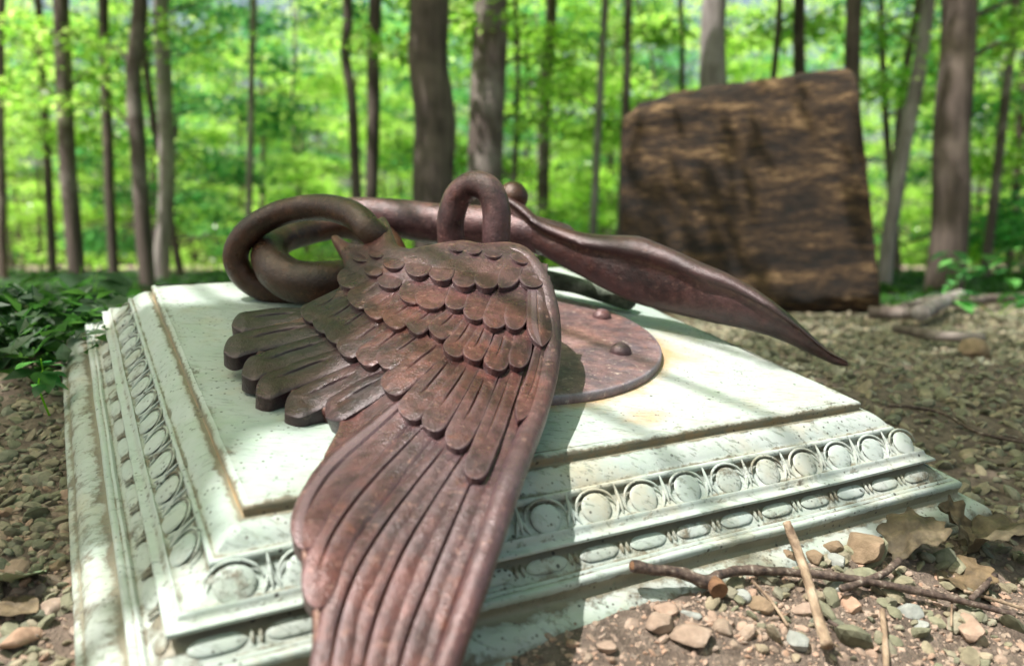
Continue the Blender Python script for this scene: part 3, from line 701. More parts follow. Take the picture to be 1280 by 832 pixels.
# ---------------------------------------------------------------- twigs and leaves in the foreground
def gp(px, py, h): p = ground_at(px, py); return p + np.array([0, 0, h])
def lift_path(pts): return spline(np.array([pw(x, y, z) for x, y, z in pts]), 8)
tw = empty('fallen_branch', ground_at(1000, 735), 'long dark broken branch with side shoots lying in front of the plinth', 'branch')
zl = lambda px, py, dz=.012: np.linalg.norm((ground_at(px, py+8)-CAMP))*math.cos(math.atan((py-416)/F))/math.sqrt(1+((px-640)/F)**2)-dz
def tpath(pts, dz=.02):
    q = []
    for px, py in pts:
        g0 = ground_at(px, py+10); d = g0-CAMP; Z = d @ (c2w([0, 0, 1.])-CAMP)
        nl = NW*.72-EYW*.69; q0 = loc([0, -(AY+.075), -.060]); dr = c2w([(px-640)/F, (py-416)/F, 1.0])-CAMP; Zp = (nl @ (q0-CAMP))/(nl @ dr)
        q.append(pw(px, py, min(Z-dz, Zp-.012) if 700 < px < 1230 and 620 < py < 760 else Z-dz))
    return spline(q, 8)
P = tpath([(790, 707), (815, 711), (848, 715), (872, 724), (886, 726), (905, 716), (945, 712), (1000, 716), (1060, 722), (1130, 735), (1200, 750), (1268, 768)], .012)
v, fc = tube(P, np.interp(np.arange(len(P)), [0, 30, 45, len(P)-1], [.0056, .0064, .0052, .0036]), 12, noise=.22, seed=5); mesh('bark', v, fc, M_TWIG_DK, tw, ang=50)
v, fc = tube([P[0]+(P[0]-P[3])*.35, P[0]+(P[0]-P[3])*.15, P[1]], [.0025, .0055, .006], 10, noise=.4); mesh('broken_end', v, fc, M_CUT, tw, smooth=False)
P2 = tpath([(1052, 735), (1075, 728), (1105, 716), (1124, 700)], .012); v, fc = tube(P2, [.004]*len(P2), 10, noise=.1); mesh('side_shoot', v, fc, M_TWIG_DK, tw)
P2 = tpath([(1214, 748), (1228, 735), (1244, 718)], .014); v, fc = tube(P2, [.0035]*len(P2), 10, noise=.1); mesh('side_shoot', v, fc, M_TWIG_DK, tw)
s0 = P[34]; s1 = s0 + (CAMP-s0)*.022+np.array([.008, 0, -.012])
v, fc = tube([s0, (s0+s1)/2, s1], [.006, .009, .0095], 14, noise=.06); mesh('cut_stub', v, fc, M_CUT, tw, ang=40)
P = tpath([(983, 652), (1000, 695), (1013, 735), (1024, 775), (1034, 806)], .022)
v, fc = tube(P, np.interp(np.arange(len(P)), [0, len(P)-1], [.0048, .0062]), 10, noise=.14, seed=6); setp(mesh('twig', v, fc, M_TWIG_TAN, base=P.mean(0)), 'pale tan barkless twig leaning on the plinth under the dark branch', 'twig')
for pts, r_, lab, m_ in [([(940, 725), (965, 752), (985, 782)], .0016, 'thin split grey stick right of the cut branch stub', M_TWIG_TAN), ([(1103, 762), (1106, 795), (1108, 834)], .0032, 'pale short twig lying below the dark branch at right', M_TWIG_TAN),
                         ([(1035, 775), (1060, 790), (1085, 802)], .0022, 'grey brown stick crossing under the lower end of the tan twig', M_TWIG_DK), ([(1190, 752), (1189, 782)], .0012, 'tiny upright straw stalk by the dark branch', M_TWIG_TAN),
                         ([(1110, 507), (1145, 509), (1180, 517), (1215, 537), (1250, 547), (1290, 554)], .0032, 'thin grey curved stick on the gravel in the right middle distance', M_TWIG_DK),
                         ([(1205, 738), (1240, 748), (1285, 762)], .002, 'thin yellowish stem behind the tip of the dark branch', M_TWIG_TAN), ([(1250, 545), (1275, 548), (1290, 560)], .003, 'short stick at the right edge beside the thin grey curved stick', M_TWIG_DK)]:
    P = tpath(pts, .004); v, fc = tube(P, r_, 8, noise=.12); setp(mesh('twig', v, fc, m_, base=P.mean(0)), lab, 'twig')
# sticks strewn at the crest behind the gravel
for k, (pts, r_, lab) in enumerate([([(1085, 398), (1130, 399), (1165, 396)], .022, 'thick grey dead branch lying just right of the log foot'), ([(1150, 402), (1175, 388), (1200, 376)], .030, 'stubby pale broken branch piece among the brush right of the log'),
                               ([(1120, 392), (1155, 380), (1190, 372)], .016, 'dark thin branch lying behind the stubby pale piece'), ([(1195, 384), (1240, 378), (1290, 376)], .02, 'grey branch lying along the crest at the right edge'), ([(1120, 416), (1170, 426), (1230, 428)], .014, 'dark brown stick at the far edge of the gravel')]):
    P = tpath(pts, .0); P = P+np.array([0, 0, r_]); v, fc = tube(P, r_, 10, noise=.2, seed=k); setp(mesh('branch', v, fc, M_BARK if k != 1 else M_BARK_PALE, base=P.mean(0)), lab, 'branch')
# dead leaves : lobed outlines with curl
def deadleaf(center, size, yaw, tilt, label, m=M_DEAD, lobes=True, curl=.25, seed=1, cat='dead leaf', name='dead_leaf', pitch_=0.0, th=.0004):
    r = np.random.default_rng(seed)
    if lobes: ol = [(0, -.95), (.2, -.8), (.5, -.82), (.52, -.55), (.88, -.35), (.74, -.05), (.84, .35), (.52, .48), (.42, .78), (.18, .82), (0, 1.1)]
    else: ol = [(0, -1.), (.3, -.85), (.55, -.55), (.68, -.1), (.62, .3), (.4, .65), (.15, .9), (0, 1.1)]
    ol = np.array(ol+[(-a, b) for a, b in ol[-2:0:-1]]); ol = ol*(1+r.normal(0, .05, ol.shape))
    ol = spline(ol, 4, True) if not lobes else spline(ol, 3, True)
    gx, gy = np.meshgrid(np.linspace(-1, 1, 29), np.linspace(-1.2, 1.2, 34)); G = np.stack([gx.ravel(), gy.ravel()], -1); G = G[inside(G, ol)]; G = G[polydist(G, ol) > .03]
    rr_ = delaunay_2d_cdt([Vector(p) for p in np.concatenate([ol, G])], [(i, (i+1) % len(ol)) for i in range(len(ol))], [], 1, 1e-4)
    q = np.array([tuple(v) for v in rr_[0]]); fcs = [tuple(f) for f in rr_[2]]
    zz = curl*(.55*np.abs(q[:, 0])**1.3 + .35*np.sin(q[:, 1]*2.2+seed)+.28*np.sin(q[:, 0]*4+q[:, 1]*3.4+seed*2)+.12*np.sin(q[:, 1]*9-q[:, 0]*7)+.06*np.sin(q[:, 0]*17+q[:, 1]*11))
    zz -= .05*np.exp(-(q[:, 0]/.05)**2)
    for s_ in (-.6, -.2, .2, .6): zz -= .04*np.exp(-((q[:, 1]-s_-np.abs(q[:, 0])*.7)/.045)**2)
    V = np.c_[q, zz]*size
    c, s_ = math.cos(tilt), math.sin(tilt); V = V @ np.array([[1, 0, 0], [0, c, -s_], [0, s_, c]]).T
    c, s_ = math.cos(pitch_), math.sin(pitch_); V = V @ np.array([[c, 0, s_], [0, 1, 0], [-s_, 0, c]]).T
    c, s_ = math.cos(yaw), math.sin(yaw); V = V @ np.array([[c, -s_, 0], [s_, c, 0], [0, 0, 1]]).T + np.asarray(center)
    nn_ = len(V); V2 = np.concatenate([V, V-np.array([0, 0, th])])
    ec_ = Counter()
    for f in fcs:
        for i in range(len(f)): ec_[tuple(sorted((f[i], f[(i+1) % len(f)])))] += 1
    FF = fcs+[tuple(nn_+i for i in f[::-1]) for f in fcs]+[(a, b, nn_+b, nn_+a) for (a, b), c2 in ec_.items() if c2 == 1]
    return setp(mesh(name, V2, FF, m, base=center), label, cat)
deadleaf(gp(1140, 694, .026), .045, 2.2, -.5, 'curled tan dead leaf lying against the large brown stone', seed=1, curl=.3)
deadleaf(gp(1238, 702, .028), .055, 1.1, -.45, 'wide crumpled tan dead leaf at the right edge', seed=2, curl=.34)
deadleaf(gp(1195, 683, .030), .036, 4.0, -.7, 'small folded dead leaf standing between the two larger dead leaves', seed=3, curl=.4)
deadleaf(gp(1262, 668, .012), .035, .4, -.2, 'reddish brown dead leaf on the gravel at the right edge', seed=4, curl=.3)
deadleaf(gp(1205, 727, .010), .04, 2.9, -.3, 'olive dead leaf lying under the wide crumpled leaf', seed=5, curl=.2)
M_OLDLEAF = simple('faded_green_leaf', [(.3, (.12, .17, .08)), (.55, (.20, .26, .15)), (.75, (.34, .33, .24))], 26, .6, .4, .002)
deadleaf(gp(18, 742, .018), .042, .35, -.45, 'broad faded green leaf lying on the stones at the left edge', m=M_OLDLEAF, lobes=False, seed=6, curl=.12, cat='leaf', name='fallen_leaf')
deadleaf(gp(12, 770, .010), .032, 1.3, -.1, 'orange brown dead leaf tucked beneath the broad faded green leaf', seed=7, curl=.2, lobes=False)
x, y = pts_in(260, -4, 4, 2.6, 8, lambda x, y: 1+0*x, 55)
# leaf litter : one object of many small bent leaf faces
def leaves(P, size, nrmj=.5, seed=0, flat=True, droop=0):
    r = np.random.default_rng(seed); n_ = len(P); size = size*r.uniform(.65, 1.25, n_)
    N = np.stack([r.normal(0, nrmj, n_), r.normal(0, nrmj, n_), np.ones(n_)], -1); N /= np.linalg.norm(N, axis=1, keepdims=True)
    a = r.uniform(0, 6.28, n_); A = np.stack([np.cos(a), np.sin(a), np.zeros(n_)], -1); A -= N*(A*N).sum(1, keepdims=True); A /= np.linalg.norm(A, axis=1, keepdims=True); Bv = np.cross(N, A)
    s_ = size[:, None]
    V = np.stack([P-A*s_*.5, P+Bv*s_*.30-A*s_*.05+N*s_*.08, P+A*s_*.55-N*s_*.05, P-Bv*s_*.30-A*s_*.05+N*s_*.08], 1)
    i = np.arange(n_)[:, None]*4; Fq = np.concatenate([i+np.array([[0, 1, 2]]), i+np.array([[0, 2, 3]])])
    return V.reshape(-1, 3), Fq
lx, ly = pts_in(9000, -7, 8, 1.9, 14, lambda x, y: smooth((y-2.2-np.clip(x, 0, 2)*.8)/1.2), 66)
V, Fq = leaves(np.stack([lx, ly, terrain(lx, ly, False)+.012], -1), .075, .35, 67); setp(mesh('leaf_litter', V, Fq, M_DEAD, smooth=False), 'brown dead leaves scattered over the forest floor behind', 'leaf litter', kind='stuff')

fx, fy = pts_in(1300, -1.6, 3.0, .5, 3.4, lambda x, y: smooth((y-.9)/.6)*.8+.12, 77, .0)
V, Fq = leaves(np.stack([fx, fy, terrain(fx, fy)+.010], -1), .019, .5, 78); setp(mesh('leaf_litter', V, Fq, M_DEAD, smooth=False), 'small brown leaf scraps and chips lying among the gravel', 'leaf litter', kind='stuff')
# ---------------------------------------------------------------- log behind
LY = 3.5
lg_out_top = [(774, 150), (778, 140), (797, 125), (830, 117), (900, 105), (980, 94), (1040, 86), (1060, 84)]
nl, nc = 90, 64
V = []
xs = np.linspace(0, 1, nl)
def yaw_depth(u): return LY + .22*(1-u)   # the log runs slightly away to the left
for u in xs:
    ptx = 775+u*(1063-775); top_y = np.interp(ptx, [q[0] for q in lg_out_top], [q[1] for q in lg_out_top])
    pbx = 777+u*(1099-777); bot_y = 402-4*u
    Yd = yaw_depth(u)
    tpt = at(ptx, top_y, Yd+.10); bpt = at(pbx, bot_y, Yd+.04)
    hgt = (tpt[2]-bpt[2]); cx_t, cx_b = tpt[0], bpt[0]
    for k in range(nc):
        a = 2*math.pi*k/nc; ca, sa = math.cos(a), math.sin(a); e = .26
        yy = -np.sign(ca)*abs(ca)**e; zz = np.sign(sa)*abs(sa)**e      # rounded-square section
        t = (zz+1)/2
        V.append([cx_b*(1-t)+cx_t*t+.15*(yy+1)/2, Yd+.40+yy*.40+ .06*t*(yy < 0), bpt[2]+hgt*t])
V = np.array(V)
gn = vnoise(V*np.array([.25, 1, 1.2]), 16, 21)*.016+vnoise(V*np.array([.3, 1, 1.3]), 45, 22)*.010+vnoise(V*np.array([.35, 1, 1]), 5, 23)*.018
C0 = np.repeat(V.reshape(nl, nc, 3).mean(1), nc, 0); dv = V-C0; dv[:, 0] = 0; dv /= np.linalg.norm(dv, axis=1, keepdims=True)
V = V + dv*gn[:, None]*np.clip(np.minimum(np.repeat(np.arange(nl), nc), nl-1-np.repeat(np.arange(nl), nc))/3+.35, 0, 1)[:, None]
Fc = [(i*nc+k, (i+1)*nc+k, (i+1)*nc+(k+1) % nc, i*nc+(k+1) % nc) for i in range(nl-1) for k in range(nc)]
nb = len(V); ends = [V[:nc].mean(0), V[-nc:].mean(0)]
logo = empty('log', [V[:, 0].mean(), V[:, 1].mean(), V[:, 2].min()], 'huge squared weathered brown log with rough grain standing behind the plinth', 'log')
mesh('weathered_side', V, Fc, M_LOG, logo, ang=60)
M_ENDG = simple('pale_end_grain', [(.3, (.16, .12, .07)), (.7, (.34, .28, .18))], 9, .9, .5, .01)
for i0, c_, s_ in ((0, ends[0], -1), (nb-nc, ends[1], 1)):
    ring = V[i0:i0+nc]; Vv = np.concatenate([ring+[s_*.002, 0, 0], [c_+[s_*.004, 0, 0]]])
    mesh('sawn_end', Vv, [(k, (k+1) % nc, nc) if s_ > 0 else ((k+1) % nc, k, nc) for k in range(nc)], M_ENDG, logo)

# ---------------------------------------------------------------- trees
def crown_leaves(centers, rad, n_, size, seed, flat=.35, jit=.55):
    r = np.random.default_rng(seed); pk = r.integers(0, len(centers), n_)
    g3_ = r.normal(0, 1, (n_, 3)); g3_ /= np.linalg.norm(g3_, axis=1, keepdims=True); g3_ *= r.uniform(0, 1, (n_, 1))**.5
    P = np.asarray(centers)[pk] + g3_*np.array([rad, rad, rad*flat])*r.uniform(.6, 1.2, (n_, 1))
    return P
def limb_tubes(mb, base, tips, r0, seed):
    r = np.random.default_rng(seed)
    for t in tips:
        mid = (base+t)/2 + np.array([0, 0, .08*np.linalg.norm(t-base)]) + r.normal(0, .05, 3)
        P = spline([base, mid, t], 5); v, fc = tube(P, np.linspace(r0, r0*.25, len(P)), 6, cap=False); mb.add(v, fc)
# sun windows: near crown leaves are removed so sun reaches these points
LIT = [(pw(610, 370, 1.0), .14), (pw(560, 480, .9), .12), (pw(640, 500, .84), .10), (pw(600, 640, .72), .08), (pw(520, 720, .63), .06), (hit(760, 440, 0), .19), (hit(860, 470, 0), .10), (hit(960, 490, 0), .08), (pw(800, 640, 1.0), .14), (pw(900, 600, 1.03), .12), (pw(980, 570, 1.05), .09), (pw(740, 720, .88), .10), (pw(1060, 560, 1.09), .06), (pw(860, 520, 1.09), .1),
       (ground_at(1000, 815), .10), (ground_at(1150, 810), .10), (ground_at(1260, 800), .10), (ground_at(830, 800), .12), (ground_at(740, 825), .09), (hit(360, 590, 0), .05), (pw(178, 740, .66), .045), (pw(250, 395, 1.35), .03), (pw(615, 245, 1.25), .035), (pw(500, 268, 1.46), .035),
       (ground_at(40, 790), .06), (pw(300, 730, .66), .025), (at(960, 200, 3.5), .07), (at(1010, 250, 3.5), .12), (at(900, 290, 3.5), .05), (pw(760, 300, 1.36), .03), (at(612, 120, 6.5), .35), (at(885, 60, 7.5), .4), (at(100, 300, 7.6), .15), (at(178, 300, 7.2), .1)]
LC = np.array([l[0] for l in LIT]); LR = np.array([l[1] for l in LIT])
E1 = np.cross(SUN, [0, 0, 1.]); E1 /= np.linalg.norm(E1); E2 = np.cross(SUN, E1)
LP = np.stack([LC @ E1, LC @ E2], -1)
def blocks_lit(P, mrg=.04):
    Q = np.stack([P @ E1, P @ E2], -1); d_ = np.linalg.norm(Q[:, None]-LP[None], axis=2); return (d_ < LR+mrg).any(1)
def tree(name, path, r0, r1, label, m, crown=True, H=7.0, nleaf=2600, crad=1.9, leafsize=.16, low=None, group=None, seed=0, lm=None, buttress=True):
    """path: [(px,py)...] top to bottom of the trunk as seen, and a distance"""
    pts, Y = path
    q = [at(px, py, Y) for px, py in pts]
    base = q[-1].copy(); base[2] = float(terrain(base[0], base[1], False))-.05
    dirn = (q[0]-q[min(2, len(q)-1)]); dirn = dirn/max(np.linalg.norm(dirn), 1e-6); dirn[1] = .02
    if dirn[2] < .5: dirn = np.array([0, 0, 1.])
    topz = H; ext = [q[0]+dirn*(topz-q[0][2])*t for t in (.33, .66, 1.)]
    P = spline(ext[::-1]+q+[base], 7)[::-1]
    n_ = len(P); P = P + np.c_[vnoise(P, 1.6, seed)*r0*.35, 0*P[:, 0], 0*P[:, 0]]*np.clip(np.arange(n_)/6, 0, 1)[:, None]
    rr_ = np.linspace(r0, r1, n_); 
    if buttress: rr_[:4] *= [1.35, 1.2, 1.08, 1.02]
    root = empty(name, base, label, 'tree', group)
    mb = MB(); v, fc = tube(P, rr_, 16, noise=.05, seed=seed, cap=False); mb.add(v, fc)
    r = np.random.default_rng(seed+100)
    cents = []
    if crown:
        tp = P[-1]
        for k in range(9):
            a = r.uniform(0, 6.28); d_ = crad*r.uniform(.3, 1.0); hz = r.uniform(-1.6, 1.0); cents.append(tp+np.array([math.cos(a)*d_, math.sin(a)*d_, hz]))
        limb_tubes(mb, P[int(n_*.86)], cents, r1*.6, seed)
    lowc = []
    if low:
        for (px, py, dY) in low: lowc.append(at(px, py, Y+dY))
        for t in lowc:
            j = int(np.argmin(np.abs(P[:, 2]-(t[2]-.25)))); limb_tubes(mb, P[j], [t], .018, seed)
    mb.make('trunk', m, root)
    VV = []; 
    if cents:
        LPt = crown_leaves(cents, crad*.62, nleaf, leafsize, seed+5, .55); LPt = LPt[LPt[:, 2] > CZ+ .33*LPt[:, 1]+.25]; LPt = LPt[~blocks_lit(LPt)]; VV.append(LPt)
    if lowc: VV.append(crown_leaves(lowc, .55, 190*len(lowc), .09, seed+6, .3))
    if VV:
        LPt = np.concatenate(VV); sz = leafsize if not lowc else np.r_[np.full(len(VV[0]) if cents else 0, leafsize), np.full(len(VV[-1]), .085)][:len(LPt)]
        V_, F_ = leaves(LPt, sz, .5, seed+7); mesh('crown', V_, F_, lm or M_LEAF, root, smooth=False)
    return root
tree('oak_tree', ([(537, 0), (537, 130), (537, 300)], 6.0), .165, .11, 'thick dark trunked tree standing directly behind the iron bar', M_BARK_DK, seed=1, H=6.2, nleaf=3600, crad=2.2, low=[(500, 60, .5), (590, 30, .6)])
tree('oak_tree', ([(614, 0), (612, 110), (610, 300)], 6.6), .155, .10, 'thick tree with a sunlit pale patch on its trunk, behind the upright loop', M_BARK, seed=2, H=6.6, nleaf=3600, crad=2.2, low=[(690, 70, .7), (655, 150, 1.0)])
tree('maple_tree', ([(1203, 0), (1192, 180), (1181, 372)], 5.6), .128, .08, 'straight dark grey tree right of the log and of the leaning tree', M_BARK_DK, seed=3, H=6.0, nleaf=3000, low=[(1235, 60, 0.4), (1260, 30, .8)])
tree('beech_tree', ([(893, 0), (889, 55), (886, 110), (880, 330)], 7.6), .135, .09, 'pale sunlit tree rising behind the middle of the log', M_BARK_PALE, seed=4, H=7, nleaf=3000)
tree('maple_tree', ([(1066, 0), (1064, 90), (1068, 330)], 7.0), .068, .05, 'dark slim tree rising behind the top right corner of the log', M_BARK_DK, seed=5, H=6.5, nleaf=2000)
tree('maple_tree', ([(1000, 0), (998, 90), (996, 330)], 9.0), .070, .05, 'slim dark tree rising behind the right half of the log', M_BARK_DK, seed=6, H=8, nleaf=2000)
tree('beech_tree', ([(1160, 0), (1140, 120), (1118, 240), (1104, 366)], 7.2), .068, .045, 'leaning pale slim tree between the log and the straight dark grey tree', M_BARK_PALE, seed=7, H=6.5, nleaf=1800, low=[(1150, 120, .8), (1100, 40, .6)])
tree('young_tree', ([(1266, 40), (1250, 200), (1232, 345)], 8.2), .05, .03, 'thin leaning tree near the right edge of the picture', M_BARK, seed=8, H=7, nleaf=1500)
tree('maple_tree', ([(470, 0), (468, 130), (463, 300)], 7.4), .062, .045, 'dark slim straight tree, right one of the dark pair left of the thick trunk', M_BARK_DK, seed=9, H=7, nleaf=2000)
tree('maple_tree', ([(434, 0), (430, 70), (440, 140), (447, 300)], 7.0), .043, .035, 'dark thin kinked tree, left one of the dark pair left of the thick trunk', M_BARK_DK, seed=10, H=6.8, nleaf=2000)
tree('maple_tree', ([(176, 0), (168, 90), (176, 200), (183, 350)], 7.2), .072, .05, 'curved dark tree with sunlit patches above the left rear corner of the plinth', M_BARK, seed=11, H=6.5, nleaf=2600, low=[(120, 60, .3), (230, 40, .5), (90, 130, .2)])
tree('maple_tree', ([(72, 0), (78, 120), (86, 230), (96, 348)], 7.6), .080, .055, 'grey tree nearest the left edge with a pale lower trunk', M_BARK, seed=12, H=6.8, nleaf=2600, low=[(40, 40, .4), (20, 110, .2), (110, 90, .3)])
tree('beech_tree', ([(202, 0), (208, 150), (206, 350)], 9.4), .095, .065, 'pale grey tree just behind the curved dark tree', M_BARK_PALE, seed=13, H=8, nleaf=2200, low=[(225, 200, .5)])
tree('young_tree', ([(130, 0), (134, 170), (141, 350)], 9.0), .058, .04, 'slim dark tree between the grey tree and the curved dark tree at left', M_BARK_DK, seed=14, H=8, nleaf=1800)
tree('young_tree', ([(317, 0), (315, 120), (309, 330)], 10.5), .045, .03, 'thin pale sapling in the gap above the left of the plinth', M_BARK_PALE, seed=15, H=8, nleaf=1600)
tree('young_tree', ([(758, 0), (750, 140), (739, 330)], 8.6), .043, .03, 'thin pale curved sapling left of the log', M_BARK_PALE, seed=16, H=7.5, nleaf=1600, low=[(700, 120, .4)])
tree('young_tree', ([(787, 0), (783, 120), (773, 330)], 8.0), .042, .03, 'thin grey sapling touching the left end of the log', M_BARK, seed=17, H=7.5, nleaf=1600)
tree('young_tree', ([(850, 0), (853, 110), (855, 330)], 10.0), .032, .025, 'very thin dark sapling above the left half of the log', M_BARK_DK, seed=18, H=8, nleaf=1400)
tree('maple_tree', ([(692, 0), (683, 130), (676, 340)], 11.0), .085, .06, 'mid sized hazy tree between the thick pale patched trunk and the thin saplings', M_BARK, seed=19, H=9, nleaf=2200)
tree('young_tree', ([(0, 0), (0, 180), (4, 340)], 10.0), .06, .045, 'grey tree cut by the left edge of the picture', M_BARK, seed=20, H=8, nleaf=1800)
tree('young_tree', ([(1146, 0), (1128, 120), (1112, 330)], 10.5), .05, .035, 'hazy grey tree just behind the leaning pale tree', M_BARK, seed=21, H=8, nleaf=1600)

# unseen trees added outside the picture : boughs set up-sun shade the plinth
def shade_tree(bx, by, r0, cz, crad, nleaf, label, seed, boughs=(), size=.10):
    base = np.array([bx, by, float(terrain(bx, by, False))-.05]); top = np.array([bx*.93, by, cz])
    root = empty('maple_tree', base, label, 'tree'); mb = MB()
    P = spline([base, base*.6+top*.4+[.08, .05, 0], top], 10); v, fc = tube(P, np.linspace(r0, r0*.45, len(P)), 16, noise=.05, cap=False); mb.add(v, fc)
    r = np.random.default_rng(seed); cents = []
    for k in range(11):
        a = r.uniform(0, 6.28); d_ = crad*r.uniform(.25, 1.); cents.append(top+np.array([math.cos(a)*d_, math.sin(a)*d_, r.uniform(-.7, .9)]))
    limb_tubes(mb, P[-4], cents, r0*.35, seed)
    bt = [np.asarray(b[0], float) for b in boughs]
    if bt: 
        for t in bt: limb_tubes(mb, P[-5], [t], .03, seed)
    mb.make('trunk', M_BARK, root)
    Ps = [crown_leaves(cents, crad*.6, nleaf, size, seed+1, .5)]
    for b, rad_, n_ in boughs: Ps.append(crown_leaves([b], rad_, n_, size, seed+2, .5))
    Ps = np.concatenate(Ps); Ps = Ps[Ps[:, 2] > CZ+.34*Ps[:, 1]+.2]; Ps = Ps[~blocks_lit(Ps)]
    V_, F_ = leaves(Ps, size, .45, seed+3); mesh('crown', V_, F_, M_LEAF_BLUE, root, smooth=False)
def up(p, k): return np.asarray(p)-SUN*k
shade_tree(-3.6, 3.2, .13, 3.4, 1.6, 5200, 'unseen maple added outside the left of the picture, its boughs set to shade the plinth', 31,
           boughs=[(up(hit(220, 450, 0), 3.6), .42, 420), (up(hit(150, 560, -.1), 3.8), .36, 360), (up(hit(330, 420, 0), 3.9), .30, 150), (up(pw(700, 660, .9), 3.5), .12, 30), (up(ground_at(1150, 700), 3.7), .28, 260), (up(ground_at(1000, 745), 3.6), .14, 90), (up(ground_at(1200, 560), 3.9), .42, 420), (up(ground_at(30, 620), 4.0), .4, 380), (up(pw(1150, 600, 1.15), 3.8), .12, 60), (up(ground_at(1150, 430), 4.2), .6, 520), (up(ground_at(1230, 500), 4.0), .5, 500), (up(ground_at(1000, 440), 4.3), .4, 300), (up(at(1100, 420, 3.2), 4.6), .8, 600), (up(pw(130, 600, .8), 3.6), .22, 160), (up(at(880, 330, 3.5), 4.4), .5, 240)], size=.09)
shade_tree(-4.6, 5.6, .16, 5.0, 2.2, 6000, 'tall maple beyond the left edge of the picture', 41)
shade_tree(5.2, 4.6, .15, 5.2, 2.4, 5200, 'tall maple beyond the right edge of the picture', 51)
shade_tree(-1.6, -1.8, .15, 5.2, 2.3, 5200, 'tall maple behind the camera position', 61)
shade_tree(2.6, -1.2, .15, 5.6, 2.4, 5200, 'tall maple behind and right of the camera position', 71)

# background forest : several crown shapes copied about the wood
def bg_source(seed, H, crad, nleaf, size, r0, z0, lm, m):
    r = np.random.default_rng(seed); mb = MB(); P = spline([[0, 0, -.3], [r.normal(0, .15), r.normal(0, .15), H*.5], [r.normal(0, .3), r.normal(0, .3), H]], 8)
    v, fc = tube(P, np.linspace(r0, r0*.3, len(P)), 8, cap=False); mb.add(v, fc); cents = []
    for k in range(26):
        z_ = r.uniform(z0, H); a = r.uniform(0, 6.28); d_ = crad*r.uniform(.3, 1.)*(1-.5*max(0, (z_-H*.6)/(H*.4))); cents.append(np.array([math.cos(a)*d_, math.sin(a)*d_, z_]))
        j = int(np.argmin(np.abs(P[:, 2]-z_+.3))); limb_tubes(mb, P[j], [cents[-1]], r0*.25, seed+k)
    LPt = crown_leaves(cents, crad*.36, nleaf, size, seed+1, .28)
    V_, F_ = leaves(LPt, size, .42, seed+2)
    tr = mb.make('trunk', m, None); cr = mesh('crown', V_, F_, lm, None, smooth=False)
    return tr.data, cr.data, tr, cr
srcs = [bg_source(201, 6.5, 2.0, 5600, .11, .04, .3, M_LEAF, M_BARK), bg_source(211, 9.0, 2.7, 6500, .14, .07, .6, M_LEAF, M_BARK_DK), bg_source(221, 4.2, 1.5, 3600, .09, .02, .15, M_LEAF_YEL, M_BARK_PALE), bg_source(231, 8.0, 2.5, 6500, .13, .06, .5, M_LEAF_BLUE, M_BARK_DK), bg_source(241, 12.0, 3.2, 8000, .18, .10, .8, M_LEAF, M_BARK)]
for s_ in srcs: D.objects.remove(s_[2]); D.objects.remove(s_[3])
LB = [('leafy_tree', 'leafy green forest tree blurred in the background'), ('tall_tree', 'tall dark trunked forest tree blurred in the background'), ('sapling', 'bright yellow green sapling in the understorey'), ('leafy_tree', 'deep green leafy forest tree blurred in the background'), ('tall_tree', 'tall broad crowned tree in the far forest')]
GR = ['leafy green trees in the forest behind', 'tall dark trunked trees in the forest behind', 'yellow green saplings in the understorey', 'deep green trees in the forest behind', 'tall broad trees in the far forest']
rb = np.random.default_rng(99); placed = []
def put_bg(k, x_, y_, s_):
    tr, cr, _, _ = srcs[k]; z_ = float(terrain(x_, y_, False))
    root = empty(LB[k][0], (x_, y_, z_), LB[k][1], 'tree', GR[k]); root.rotation_euler = (0, 0, rb.uniform(0, 6.28)); root.scale = (s_, s_, s_)
    for nm, dt in (('trunk', tr), ('crown', cr)):
        c = D.objects.new(nm, dt); COL.objects.link(c); c.parent = root
tries = 0
while len(placed) < 84 and tries < 9000:
    tries += 1
    y_ = 9.5+(44-9.5)*rb.uniform(0, 1)**1.2; x_ = rb.uniform(-.72, .72)*(y_+2)
    if any((x_-a)**2+(y_-b)**2 < (1.05+.045*y_)**2 for a, b in placed): continue
    placed.append((x_, y_)); k = int(rb.choice([0, 2, 3, 1], p=[.36, .16, .33, .15])) if y_ < 22 else int(rb.choice([0, 1, 3, 4], p=[.15, .25, .25, .35]))
    put_bg(k, x_, y_, rb.uniform(.8, 1.25))
# distant leaf mass
r = np.random.default_rng(500); n_ = 48000; th = r.uniform(-.72, .72, n_); dist = r.uniform(48, 66, n_); zc = r.uniform(-1.5, 17, n_)
cl = r.integers(0, 380, n_); cth = r.uniform(-.72, .72, 380); cz_ = -2.5+21*r.uniform(0, 1, 380)**1.2; cd = r.uniform(48, 66, 380)
th = cth[cl]+r.normal(0, .022, n_); zc = cz_[cl]+r.normal(0, .8, n_); dist = cd[cl]+r.normal(0, 1.2, n_)
V_, F_ = leaves(np.stack([np.tan(th)*dist, dist, zc], -1), .42, .5, 501); setp(mesh('distant_foliage', V_, F_, M_LEAF, smooth=False), 'far forest foliage closing the view behind the trees', 'foliage', kind='stuff')

